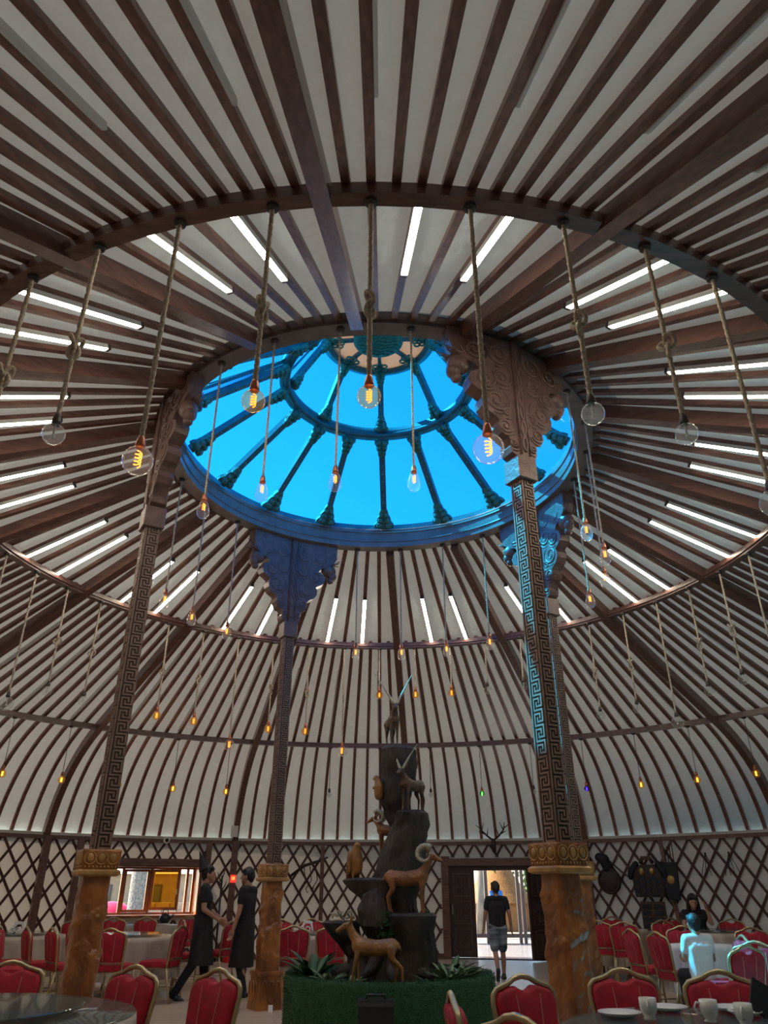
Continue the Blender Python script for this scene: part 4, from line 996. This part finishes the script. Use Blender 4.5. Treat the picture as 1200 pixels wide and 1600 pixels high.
quadruped('ibex', (.19, .02, 2.88), -80, .38, M_IBEX, 'carved ibex with long raised horns on the very top of the rock', horns=v_horns(1.05, .58, .35), legs=[(-.05, 0), (.02, 0), (.15, 0), (.1, 0)])
quadruped('ibex', (.40, -.10, 2.165), -128, .36, M_IBEX, 'carved ibex with ridged pale horns on the upper slab, right side', head_yaw=12, horns=v_horns(.75, .40, .25))
quadruped('argali_ram', (.36, -.34, 1.160), -14, .43, M_RAM, 'brown carved ram with big curled horns facing right', horns=curl_horns, head_lift=.10)
quadruped('deer', (-.03, -.74, .565), 178, .42, M_DEER, 'honey-coloured carved deer stepping left at the foot of the rock', head_lift=.06, legs=[(.14, 0), (-.02, 0), (-.22, 0), (-.05, 0)])
quadruped('goat', (.16, .14, 1.72), 165, .34, M_RAM, 'small carved goat with a white horn peeking out left of the slab', horns=curl_horns)
t = empty('eagle', (-.22, -.06, 1.487), R(-60)); tag(t, 'carved amber bird of prey perched upright on the left ledge', 'carved animal', 'carved animals on the rock sculpture')
blob('body', [[((0, 0, .08), .06), ((0, 0, .18), .075), ((.01, 0, .27), .055), ((.03, 0, .325), .036), ((.055, 0, .335), .026), ((.085, 0, .322), .011)], [((-.05, 0, .06), .04), ((-.12, 0, -.02), .022)], [((.01, .03, .05), .02), ((.01, .035, .0), .012)], [((.01, -.03, .05), .02), ((.01, -.035, .0), .012)]], M_DEER, t, voxel=.008)
for sy in (1, -1):
    k = MB(); k.ball((-.02, sy * .068, .16), (.05, .02, .12), 10, 8); k.tube([(-.03, sy * .065, .14), (-.08, sy * .05, .02), (-.10, sy * .04, -.04)], [.035, .025, .006], 8, flat=.5); k.build('wing', M_DEER, t, smooth=True)
t = empty('marmot', (.03, -.06, 2.33), R(160)); tag(t, 'small orange carved marmot clinging to the left of the upper trunk', 'carved animal', 'carved animals on the rock sculpture')
blob('body', [[((0, 0, .0), .05), ((0, 0, .09), .055), ((.01, 0, .16), .038), ((.03, 0, .19), .035), ((.055, 0, .185), .02)], [((.02, .04, .1), .016), ((.06, .03, .08), .012)], [((.02, -.04, .1), .016), ((.06, -.03, .08), .012)]], M_DEER, t, voxel=.008)
t = empty('horn_cluster', (-.36, -.12, 1.085)); tag(t, 'tangle of small pale horns lying in the left wooden bowl', 'ornament')
rnd = random.Random(4)
for i in range(8):
    c = Vector((rnd.uniform(-.13, .13), rnd.uniform(-.08, .06), .02)); r_ = rnd.uniform(.03, .05); a0 = rnd.uniform(0, 6); tl = Euler((rnd.uniform(.3, 1.4), 0, rnd.uniform(0, 6))).to_matrix()
    MB().tube([c + Vector((0, 0, .04)) + tl @ Vector((r_ * cos(a0 + j * .4), r_ * sin(a0 + j * .4), 0)) for j in range(13)], [.012 * (1 - .7 * j / 12) for j in range(13)], 6).build('horn', M_HORN, t, smooth=True)

# plants in the planter ------------------------------------------------
def leafy(x, y, n, L, w, m, label, seed, up=.8):
    t = empty('leafy_plant', (x, y, .555)); tag(t, label, 'plant', 'plants in the turf planter'); rnd = random.Random(seed)
    for i in range(n):
        a = 2 * pi * i / n + rnd.uniform(-.3, .3); l = L * rnd.uniform(.7, 1.15); d = Vector((cos(a), sin(a), 0)); s_ = Vector((-sin(a), cos(a), 0)); e = up * rnd.uniform(.7, 1.3)
        k = MB(); rs = []
        for j in range(7):
            q = j / 6; c = d * l * q * (1 - .25 * e) + Vector((0, 0, l * e * (q - .55 * q * q * (1.2 - e * .5)))); ww = w * sin(pi * min(.97, q * .9 + .08)) * rnd.uniform(.95, 1.05)
            rs.append([c - s_ * ww, c - Vector((0, 0, .25 * ww)), c + s_ * ww, c + Vector((0, 0, .12 * ww))])
        k.rings(rs); k.build('leaf', m, t, smooth=True)
for (x, y, n, L, w, m, lb, up) in ((-.62, -.30, 5, .26, .045, M_LEAFD, 'broad upright dark leaves at the left rim of the planter', 1.0), (-.45, -.60, 16, .16, .022, M_LEAFP, 'pale variegated clump in front of the left wooden bowl', .7), (-.22, -.78, 14, .14, .020, M_LEAFP, 'small pale clump left of the carved deer', .6),
        (-.66, .05, 12, .26, .03, M_LEAFD, 'dark leafy clump behind the broad upright leaves', .8), (.55, -.72, 12, .18, .018, M_LEAFD, 'low dark clump right of the deer', .5), (.72, -.55, 18, .20, .018, M_LEAFP, 'feathery pale clump near the right rim', .8), (.88, -.30, 14, .22, .022, M_LEAFP, 'pale leafy clump at the far right rim', .7), (.40, -.85, 10, .15, .016, M_LEAFD, 'small dark tuft at the front rim right of the deer', .5), (.80, .05, 12, .24, .03, M_LEAFD, 'dark clump behind the right rim plants', .7)):
    leafy(x, y, int(n * 1.5), L * 1.55, w * 1.4, m, lb, int(abs(x * 100) + abs(y * 10)), up)
t = empty('amplifier_box', (.02, -1.33, 0)); tag(t, 'black equipment box standing before the turf planter', 'box')
k = MB(); k.box((0, 0, .27), (.30, .24, .52)); k.build('case', M_BLACK, t)
for z in (.03, .505): MB().box((0, 0, z), (.315, .255, .035)).build('edge_trim', mat('grey_trim', (0.05, .05, .055), .4), t)
for z in (.12, .17, .22): MB().box((-.05, -.125, z), (.13, .012, .018)).build('vent_slot', mat('grey_trim', (0.05, .05, .055), .4), t)
MB().box((.08, -.124, .30), (.05, .01, .04)).build('badge', M_STEEL, t); MB().tube([(-.08, 0, .525), (-.08, 0, .56), (.08, 0, .56), (.08, 0, .525)], .012, 6).build('handle', M_BLACK, t, smooth=True)
o = MB().box((0, 0, .035), (.055, .02, .07)).build('paper_sign', M_WHITE, None, loc=(-1.36, 2.29, 0)); tag(o, 'small blank white card leaning on the far left column foot', 'card')

# ------------------------------------------------------------------ people
M_SKIN = mat('skin', (0.42, 0.22, 0.14), 0.55); M_SKIND = mat('skin_darker', (0.36, 0.19, 0.12), 0.55)  # second tone is the same skin, evenly darker
M_HAIR = mat('black_hair', (0.012, 0.010, 0.010), 0.5, var=0.4, scale=40, bump=0.5)
M_BLK = mat('black_cotton', (0.013, 0.013, 0.016), 0.85, var=0.3, scale=10, bump=0.2, bscale=6)
M_BLK2 = mat('black_apron', (0.018, 0.016, 0.018), 0.8, bump=0.2, var=0.2, scale=8)
M_SHOE = mat('black_shoe', (0.02, 0.02, 0.022), 0.4)
M_BLUET = mat('bright_blue_cotton', (0.015, 0.13, 0.45), 0.8); M_WTEE = mat('white_tee', (0.72, 0.74, 0.74), 0.85, bump=0.3, var=0.1, scale=7)
M_SHORT = mat('dyed_shorts', (0.30, 0.36, 0.40), 0.85, var=0.8, scale=5, stretch=(.4, .4, 3), col2=(0.015, 0.025, 0.05))
def hand(side, w, d, s, curl=.5):
    """palm and five fingers from the wrist w along direction d; side = +1 right, -1 left (thumb on the inner side)"""
    d = Vector(d).normalized(); f = Vector((0, 1, 0)); 
    if abs(d.dot(f)) > .8: f = Vector((0, 0, 1))
    inn = (f - d * f.dot(d)).normalized(); nrm = d.cross(inn) * (1 if side > 0 else -1)     # nrm points to the palm's inside
    w = Vector(w); ch = [[(w, .024 * s), (w + d * .045 * s, .026 * s)], [(w + d * .03 * s + inn * .018 * s, .019 * s), (w + d * .085 * s + inn * .022 * s, .015 * s)], [(w + d * .03 * s - inn * .018 * s, .019 * s), (w + d * .08 * s - inn * .026 * s, .014 * s)]]
    for i, (o, L) in enumerate(((.028, .070), (.010, .080), (-.009, .074), (-.027, .058))):
        b = w + d * .085 * s + inn * o * s; m1 = b + (d * .5 * L + nrm * curl * .30 * L) * s; m2 = m1 + (d * .42 * (1 - curl * .5) * L + nrm * curl * .55 * L) * s
        ch.append([(b, .0098 * s), (m1, .0092 * s), (m2, .008 * s)])
    b = w + d * .02 * s + inn * .030 * s; ch.append([(b, .012 * s), (b + (d * .035 + inn * .022) * s, .0108 * s), (b + (d * .062 + inn * .022 + nrm * .012) * s, .009 * s)])
    return ch
def person(loc, rz, s, label, J, top, bottom, skin=M_SKIN, sleeve=.55, long_trousers=True, hair='short', shoes=M_SHOE, apron=None, voxel=.0065, head_yaw=0, head_pitch=0, seated=False, beard=False):
    """J: joints (metres for a 1.70 m person, +Y forward, +X to the person's right); s scales"""
    t = empty('person', loc, R(rz)); tag(t, label, 'person')
    D_ = dict(pel=(0, 0, .94), waist=(0, .0, 1.08), chest=(0, .0, 1.28), neck=(0, -.01, 1.45), head=(0, .02, 1.585),
              shR=(.175, -.01, 1.395), elR=(.215, -.03, 1.13), wrR=(.225, .04, .90), shL=(-.175, -.01, 1.395), elL=(-.215, -.03, 1.13), wrL=(-.225, .04, .90),
              hiR=(.09, 0, .91), knR=(.095, .02, .49), anR=(.10, -.02, .09), hiL=(-.09, 0, .91), knL=(-.095, .02, .49), anL=(-.10, -.02, .09))
    D_.update(J); Q = {k_: Vector(v_) * s for k_, v_ in D_.items()}
    hm = Matrix.Rotation(R(head_yaw), 3, 'Z') @ Matrix.Rotation(R(head_pitch), 3, 'X')
    def hp(x, y, z): return Q['head'] + hm @ (Vector((x, y, z)) * s)
    ch = [[(Q['chest'], .06 * s), (Q['neck'], .055 * s), (Q['head'] - Vector((0, .02, .06)) * s, .052 * s)]]
    ch.append([(hp(0, -.012, .035), .088 * s), (hp(0, .02, -.0), .076 * s), (hp(0, .040, -.05), .055 * s), (hp(0, .055, -.080), .036 * s)])
    ch.append([(hp(0, .088, .015), .012 * s), (hp(0, .112, -.022), .0135 * s)])                                   # nose
    ch.append([(hp(-.018, .090, -.052), .0085 * s), (hp(0, .096, -.050), .009 * s), (hp(.018, .090, -.052), .0085 * s)])  # lips
    for sx in (1, -1): ch.append([(hp(sx * .080, -.005, .012), .016 * s), (hp(sx * .084, -.008, -.02), .011 * s)])         # ears
    for sd_, sx in (('R', 1), ('L', -1)):
        ch.append([(Q['sh' + sd_], .050 * s), (Q['el' + sd_], .038 * s), (Q['wr' + sd_], .026 * s)])
        ch += hand(sx, Q['wr' + sd_], Q['wr' + sd_] - Q['el' + sd_], s)
        ch.append([(Q['hi' + sd_], .075 * s), (Q['kn' + sd_], .050 * s), (Q['kn' + sd_] * .6 + Q['an' + sd_] * .4 + Vector((0, -.02, 0)) * s, .050 * s), (Q['an' + sd_], .033 * s)])
    ch.append([(Q['pel'], .07 * s), (Q['waist'], .07 * s), (Q['chest'], .07 * s)])
    blob('body', ch, skin, t, voxel=voxel, smooth=2)
    for sx in (1, -1): MB().ball(hp(sx * .032, .086, .020), .0075 * s, 8, 6).build('eye', M_EYE, t, smooth=True)
    # shirt
    sh = [[(Q['sh' + a], .066 * s), (Q['sh' + a].lerp(Q['el' + a], sleeve), .060 * s)] for a in 'RL']
    sh.append([(Q['shR'], .062 * s), (Q['neck'] - Vector((0, 0, .035)) * s, .066 * s), (Q['shL'], .062 * s)])
    for dx in (.075, -.075, 0):
        o_ = Vector((dx, 0, 0)) * s; sh.append([(Q['chest'] + o_ * 1.1, .108 * s), (Q['waist'] + o_, .100 * s), (Q['pel'] + o_ + Vector((0, 0, -.01)) * s, .104 * s)])
    blob('shirt', sh, top, t, voxel=voxel * 1.5, smooth=4)
    # trousers or shorts
    tr = [[(Q['hiR'] + Vector((-.02, 0, .0)) * s, .098 * s), (Q['hiL'] + Vector((.02, 0, .0)) * s, .098 * s)]]
    for a in 'RL':
        if long_trousers: tr.append([(Q['hi' + a], .098 * s), (Q['kn' + a], .070 * s), (Q['kn' + a] * .5 + Q['an' + a] * .5, .062 * s), (Q['an' + a] + Vector((0, 0, -.03)) * s, .056 * s)])
        else: tr.append([(Q['hi' + a], .105 * s), (Q['hi' + a].lerp(Q['kn' + a], .5), .098 * s), (Q['hi' + a].lerp(Q['kn' + a], .86), .092 * s)])
    blob('trousers' if long_trousers else 'shorts', tr, bottom, t, voxel=voxel * 1.5, smooth=4)
    # shoes
    for a in 'RL':
        an = Q['an' + a]; sl = Q['kn' + a] - an; fw = J.get('toe' + a, (0, 1, 0)); fw = Vector(fw).normalized()
        blob('shoe', [[(an + fw * -.04 * s + Vector((0, 0, -.045)) * s, .042 * s), (an + fw * .06 * s + Vector((0, 0, -.048)) * s, .042 * s), (an + fw * .145 * s + Vector((0, 0, -.055)) * s, .034 * s)], [(an, .045 * s), (an + Vector((0, .0, -.04)) * s, .045 * s)]], shoes, t, voxel=.010, smooth=3)
    hr = [[(hp(0, -.02, .045), .096 * s), (hp(0, -.014, .072), .080 * s)], [(hp(0, -.045, .01), .078 * s), (hp(0, -.05, -.035), .055 * s)]]
    for sx in (.05, 0, -.05): hr.append([(hp(sx, .025, .090), .038 * s), (hp(sx, .055, .082), .022 * s)])
    if hair == 'long':
        for sx in (1, -1): hr.append([(hp(sx * .065, -.01, .05), .04 * s), (hp(sx * .088, .0, -.05), .036 * s), (hp(sx * .095, .01, -.18), .036 * s), (hp(sx * .09, .02, -.26), .02 * s)])
        hr.append([(hp(0, -.06, 0), .07 * s), (hp(0, -.075, -.18), .07 * s)])
    blob('hair', hr, M_HAIR, t, voxel=.009, smooth=2)
    if apron:
        z0_, z1_ = apron; k = MB(); rs = []
        for i in range(9):
            f_ = i / 8; z = z1_ + (z0_ - z1_) * f_; rx, ry = .165 + .03 * f_, .135 + .045 * f_; ox = Q['pel'] + Vector((0, .02 * f_, 0))
            rs.append([((rx + .012 * sin(5 * a_ + 3 * f_) * f_) * s * cos(a_), ox.y + (ry + .012 * sin(6 * a_) * f_) * s * sin(a_), z * s) for a_ in [2 * pi * j / 40 for j in range(40)]])
        k.rings(rs, caps=False); k.build('apron', M_BLK2, t, smooth=True)
    return t
pa = person((-2.58, 3.46, 0), -84, 1.0, 'waiter in black with a pointed hat and long apron, looking right',
       dict(knL=(-.095, .05, .49), anL=(-.09, .10, .085), knR=(.09, -.05, .48), anR=(.10, -.30, .10), elR=(.22, .02, 1.13), wrR=(.13, .22, 1.0), elL=(-.215, .03, 1.13), wrL=(-.12, .24, 1.0), toeR=(0, 1, -.45)),
       M_BLK, M_BLK, apron=(.42, 1.06))
k = MB(); k.lathe([(.098, 0), (.088, .03), (.06, .10), (.03, .19), (.004, .28)], 24); k.xf(Matrix.Translation((0, -.045, 1.655)) @ Matrix.Rotation(R(24), 4, 'X')); k.build('pointed_hat', M_BLK2, pa, smooth=True)
person((-2.0, 3.74, 0), 72, .985, 'waiter in black with bare forearms standing next to the far left column', dict(elR=(.20, .02, 1.12), wrR=(.19, .08, .87), elL=(-.225, .0, 1.12), wrL=(-.25, .07, .87), anR=(.09, .08, .09), anL=(-.10, -.10, .09)), M_BLK, M_BLK, apron=(.38, 1.05), head_yaw=8)
person((2.10, 5.95, 0), 8, .885, 'boy in black shirt and dip-dyed shorts walking out towards the open doorway', dict(knR=(.09, .06, .49), anR=(.09, .08, .09), knL=(-.09, -.02, .50), anL=(-.10, -.20, .19), toeL=(0, .35, -1), elR=(.24, -.06, 1.13), wrR=(.27, -.02, .90), elL=(-.24, .03, 1.13), wrL=(-.26, .10, .90)), M_BLK, M_SHORT, long_trousers=False, skin=M_SKIND)
person((3.62, .62, .0), 5, .80, 'small boy in a white T-shirt seated with his back to the camera',
       dict(pel=(0, 0, .66), waist=(0, 0, .80), chest=(0, .0, 1.0), neck=(0, .0, 1.16), head=(0, .03, 1.285), shR=(.165, 0, 1.11), elR=(.21, .05, .86), wrR=(.14, .24, .86), shL=(-.165, 0, 1.11), elL=(-.21, .05, .86), wrL=(-.14, .24, .86),
            hiR=(.09, .03, .66), knR=(.10, .42, .66), anR=(.10, .40, .22), hiL=(-.09, .03, .66), knL=(-.10, .42, .66), anL=(-.10, .40, .22)), M_WTEE, M_BLK)
person((5.66, 6.12, 0), 172, .98, 'long-haired woman in dark clothes seated at the right wall with hand raised',
       dict(pel=(0, 0, .58), waist=(0, .02, .72), chest=(0, .04, .92), neck=(0, .05, 1.09), head=(0, .10, 1.215), shR=(.165, .03, 1.035), elR=(.22, .20, .84), wrR=(.14, .34, .86), shL=(-.165, .03, 1.035), elL=(-.25, .18, .88), wrL=(-.20, .20, 1.10),
            hiR=(.09, .03, .56), knR=(.10, .44, .52), anR=(.10, .42, .09), hiL=(-.09, .03, .56), knL=(-.10, .44, .52), anL=(-.10, .42, .09)), M_BLK, M_BLK, hair='long', head_pitch=-14, sleeve=.5)
person((3.86, 19.0, -.03), 20, .98, 'man in a bright blue shirt outside, glimpsed past the walking boy', {}, M_BLUET, M_BLK, voxel=.012)

# ------------------------------------------------------------------ things on and by the wall
def wallpt(az, z, out=.07): return pol(R3 - out, az, z)
def wall_thing(name, az, z, label, cat, out=.08): t = empty(name, wallpt(az, z, out), R(az + 90)); tag(t, label, cat); return t   # local -X.. right, +Y into the room
M_LEATH = mat('dark_leather', (0.040, 0.026, 0.020), 0.5, var=0.4, scale=12, bump=0.4); M_LEATHB = mat('blue_black_cloth', (0.012, 0.016, 0.026), 0.6, var=0.4, scale=14, bump=0.4)
M_BRASS = mat('aged_brass', (0.40, 0.28, 0.10), 0.4, metal=0.8); M_BROWN = mat('brown_leather', (0.12, 0.065, 0.04), 0.55, var=0.5, scale=10, bump=0.4)
t = wall_thing('antlers', 75.2, 2.28, 'dark deer antlers mounted above the open doorway', 'antlers')
blob('skull', [[((0, .06, -.06), .05), ((0, .09, .06), .06), ((0, .10, .16), .05)]], M_LEATH, t, voxel=.012)
for sx in (1, -1):
    k = MB(); k.tube([(sx * .03, .08, .18), (sx * .14, .10, .26), (sx * .26, .16, .38), (sx * .30, .20, .55)], [.022, .02, .016, .006], 8)
    for (a, b) in (((.14, .10, .26), (.10, .20, .42)), ((.20, .13, .31), (.33, .2, .36)), ((.27, .165, .42), (.40, .2, .50)), ((.26, .16, .38), (.19, .24, .54))): k.tube([(sx * a[0], a[1], a[2]), (sx * b[0], b[1], b[2])], [.016, .005], 6)
    k.build('antler', M_LEATH, t, smooth=True)
t = wall_thing('security_camera', 117.4, 2.40, 'round white security camera on the rail above the window', 'camera', .12)
k = MB(); k.lathe([(.001, 0), (.075, 0), (.075, .03), (.06, .05), (.001, .055)], 24); k.xf(Matrix.Rotation(R(-90), 4, 'X')); k.build('camera_ring', M_WHITE, t, smooth='auto'); MB().ball((0, .06, 0), .042, 14, 10).build('lens_dome', M_BLACK, t, smooth=True); MB().tube([(0, .0, 0), (.08, -.01, -.14), (.16, -.01, -.26)], .006, 6).build('cable', M_BLACK, t)
t = wall_thing('wall_speaker', 109.1, 2.62, 'small white box fixed high on the post right of the window', 'speaker', .22)
MB().box((0, 0, 0), (.15, .10, .24)).build('case', M_WHITE, t); MB().box((0, .052, .02), (.11, .008, .15)).build('grille', M_TUBEBOX, t); MB().box((0, 0, -.14), (.04, .04, .05)).build('bracket', M_BLACK, t)
t = wall_thing('alarm_sign', 108.75, 1.62, 'small glowing red sign on the post between the waiters', 'sign', .18)
MB().box((0, 0, 0), (.13, .03, .16)).build('sign_box', mat('red_lamp', (.6, .02, .02), .4, emit=(1, .05, .03), estr=.6), t)
for dx in (-.025, .0, .025): MB().box((dx, .018, .01), (.010, .006, .07)).build('symbol_bar', mat('sign_glow', (1, .5, .1), .4, emit=(1, .45, .1), estr=1.5), t)
t = wall_thing('lute', 61.3, 1.62, 'round dark lute hanging on the lattice wall at right', 'instrument')
k = MB(); k.ball((0, .03, -.05), (.26, .07, .27), 28, 12); k.build('sound_body', M_LEATH, t, smooth=True)
MB().tube([(0.23 * cos(a), .105, -.05 + .24 * sin(a)) for a in [i * pi / 14 for i in range(28)]], .012, 6, loop=True).build('rim', M_BROWN, t, smooth=True)
MB().box((0, .10, -.02), (.36, .015, .022)).build('bridge_bar', M_BROWN, t)
blob('cloth_bag', [[((.02, .05, .22), .10), ((.06, .05, .38), .12), ((.16, .06, .42), .10)]], M_LEATHB, t, voxel=.015)
t = wall_thing('quiver_strap', 59.4, 1.75, 'pale leather strap running from the lute to the armour', 'strap')
k = MB(); k.tube([(.30, .03, .22), (.0, .06, -.05), (-.30, .03, -.24)], [.035, .045, .03], 8, flat=.4); k.build('strap_band', M_BROWN, t, smooth=True); MB().ball((-.31, .05, -.25), .03, 10, 7).build('buckle', M_BRASS, t, smooth=True)
t = wall_thing('leather_armour', 56.6, 1.55, 'brown plated warrior armour hung on the lattice wall', 'armour')
k = MB(); k.rings([[(x * f_, .02 + d, z) for x, z in ((-.33, -.30), (.33, -.30), (.36, .05), (.30, .22), (.16, .33), (-.16, .33), (-.30, .22), (-.36, .05))] for d, f_ in ((0, 1), (.09, .96), (.13, .8))]); tor = k.build('breastplate', M_LEATH, t, smooth='auto')
for r_ in range(5):
    for c_ in range(5): MB().box((-.24 + .12 * c_, .155, -.24 + .075 * r_), (.105, .02, .062)).build('scale_plate', M_LEATHB if (r_ + c_) % 2 else M_LEATH, tor)
for sx in (-.11, .11): MB().ball((sx, .16, .20), (.06, .03, .075), 12, 8).build('brass_boss', M_BRASS, t, smooth=True)
for sx in (-1, 1): blob('shoulder_guard', [[((sx * .24, .08, .34), .07), ((sx * .34, .08, .20), .09), ((sx * .38, .08, .10), .07)]], M_LEATHB, t, voxel=.015)
k = MB(); k.tube([(-.13, .06, .36), (-.08, .10, .46), (.08, .10, .46), (.13, .06, .36)], .045, 8); k.build('collar', M_BROWN, t, smooth=True)
for sx in (-1, 1):
    k = MB(); k.rings([[(sx * .14 - .12, .02 + d, -.92), (sx * .14 + .12, .02 + d, -.92), (sx * .12 + .13, .02 + d, -.38), (sx * .12 - .13, .02 + d, -.38)] for d in (0, .06)]); sk_ = k.build('leg_guard', M_BROWN, t)
    for r_ in range(4): MB().box((sx * .13, .085, -.48 - .12 * r_), (.19, .02, .08)).build('scale_plate', M_LEATHB, sk_)
t = wall_thing('quiver', 53.9, 1.58, 'dark quiver with arrows hanging right of the armour', 'quiver')
k = MB(); k.rings([[(x, .02 + d, z) for x, z in ((-.10, -.38), (.12, -.38), (.18, .0), (.14, .34), (-.14, .34), (-.12, 0))] for d in (0, .10)]); k.build('case', M_LEATHB, t); MB().ball((.02, .12, .0), (.09, .02, .09), 14, 8).build('medallion', M_BRASS, t, smooth=True)
for i in range(4): MB().tube([(-.08 + .05 * i, .07, -.2), (-.10 + .06 * i, .07, .75 - .05 * i)], .010, 6).build('arrow', M_BROWN, t)
t = wall_thing('hunting_bow', 55.2, 1.85, 'slender curved bow hung slanting beside the armour', 'bow', .11)
k = MB(); k.tube([(.34, .0, .50), (.22, .04, .38), (.06, .06, .18), (-.10, .05, -.12), (-.22, .03, -.5), (-.20, .0, -.75)], [.008, .014, .018, .018, .014, .008], 8); k.build('bow_limb', M_BROWN, t, smooth=True); MB().tube([(.34, .0, .50), (-.20, .0, -.75)], .004, 5).build('bowstring', M_LEATH, t)
t = wall_thing('horsewhip', 99.2, 1.85, 'black crossed straps and whip hanging left of the sculpture', 'whip')
k = MB(); k.tube([(.42, .03, -.16), (.1, .05, .06), (-.25, .04, .16), (-.45, .03, .24)], [.03, .035, .03, .015], 8); k.build('handle', M_LEATH, t, smooth=True)
for i, dx in enumerate((.12, -.02, -.16)): MB().tube([(dx, .05, .05), (dx - .05, .06, -.25), (dx + .08, .06, -.45), (dx + .02, .06, -.62 + .1 * i)], .012, 6).build('strap', M_LEATH, t, smooth=True)
for az, lb in ((49.8, 'left bunch of thin dark tassels hanging on the right wall'), (47.2, 'right bunch of thin dark tassels hanging on the right wall')):
    t = wall_thing('tassel', az, 1.95, lb, 'tassel')
    MB().ball((0, .03, .12), .025, 8, 6).build('knot', M_LEATH, t, smooth=True)
    for i in range(4): MB().tube([(0, .03, .12), (-.12 + .08 * i, .03, -.15 - .05 * (i % 2)), (-.16 + .10 * i, .03, -.3)], .007, 5).build('strand', M_LEATH, t, smooth=True)
M_EXT = mat('extinguisher_red', (0.65, 0.015, 0.02), 0.3, coat=0.4)
t = empty('fire_extinguisher', (-3.30, 9.6, 0)); tag(t, 'red fire extinguisher on the floor between the two waiters', 'extinguisher')
MB().lathe([(.001, 0), (.10, 0), (.105, .02), (.105, .44), (.07, .52), (.03, .54), (.03, .58), (.001, .58)], 24).build('cylinder', M_EXT, t, smooth='auto')
k = MB(); k.rings([[(.1065 * cos(a), .1065 * sin(a), z) for z in (.16, .40)] for a in [R(-130 + 8 * i) for i in range(11)]], close=False); k.build('paper_label', M_WHITE, t)
MB().tube([(0, 0, .58), (.02, -.02, .62), (.12, -.06, .63)], .014, 6).build('lever', M_BLACK, t, smooth=True); MB().tube([(.03, 0, .57), (.13, .02, .5), (.13, .02, .25), (.12, .02, .1)], .012, 6).build('hose', M_BLACK, t, smooth=True)
t = empty('coat_stand', (-3.52, 9.35, 0)); tag(t, 'thin dark coat stand behind the waiter in the pointed hat', 'coat stand')
MB().tube([(0, 0, .02), (0, 0, 1.68)], .022, 8).build('pole', M_LEATH, t, smooth=True)
for i in range(6): a = i * pi / 3; MB().tube([(0, 0, 1.30 + .06 * i), (.12 * cos(a), .12 * sin(a), 1.42 + .06 * i), (.15 * cos(a), .15 * sin(a), 1.50 + .06 * i)], [.014, .012, .008], 6).build('hook', M_LEATH, t, smooth=True)
for i in range(4): a = pi / 4 + i * pi / 2; MB().tube([(0, 0, .12), (.2 * cos(a), .2 * sin(a), .02)], .016, 6).build('foot', M_LEATH, t, smooth=True)
t = empty('waste_bin', (1.05, 10.05, 0)); tag(t, 'slim steel bin on the floor left of the doorway', 'bin')
MB().lathe([(.001, 0), (.10, 0), (.11, .42), (.10, .43), (.10, .02)], 24).build('bin_body', M_STEEL, t, smooth='auto'); MB().lathe([(.112, .42), (.115, .45), (.001, .46)], 24).build('lid', M_BLACK, t, smooth='auto')
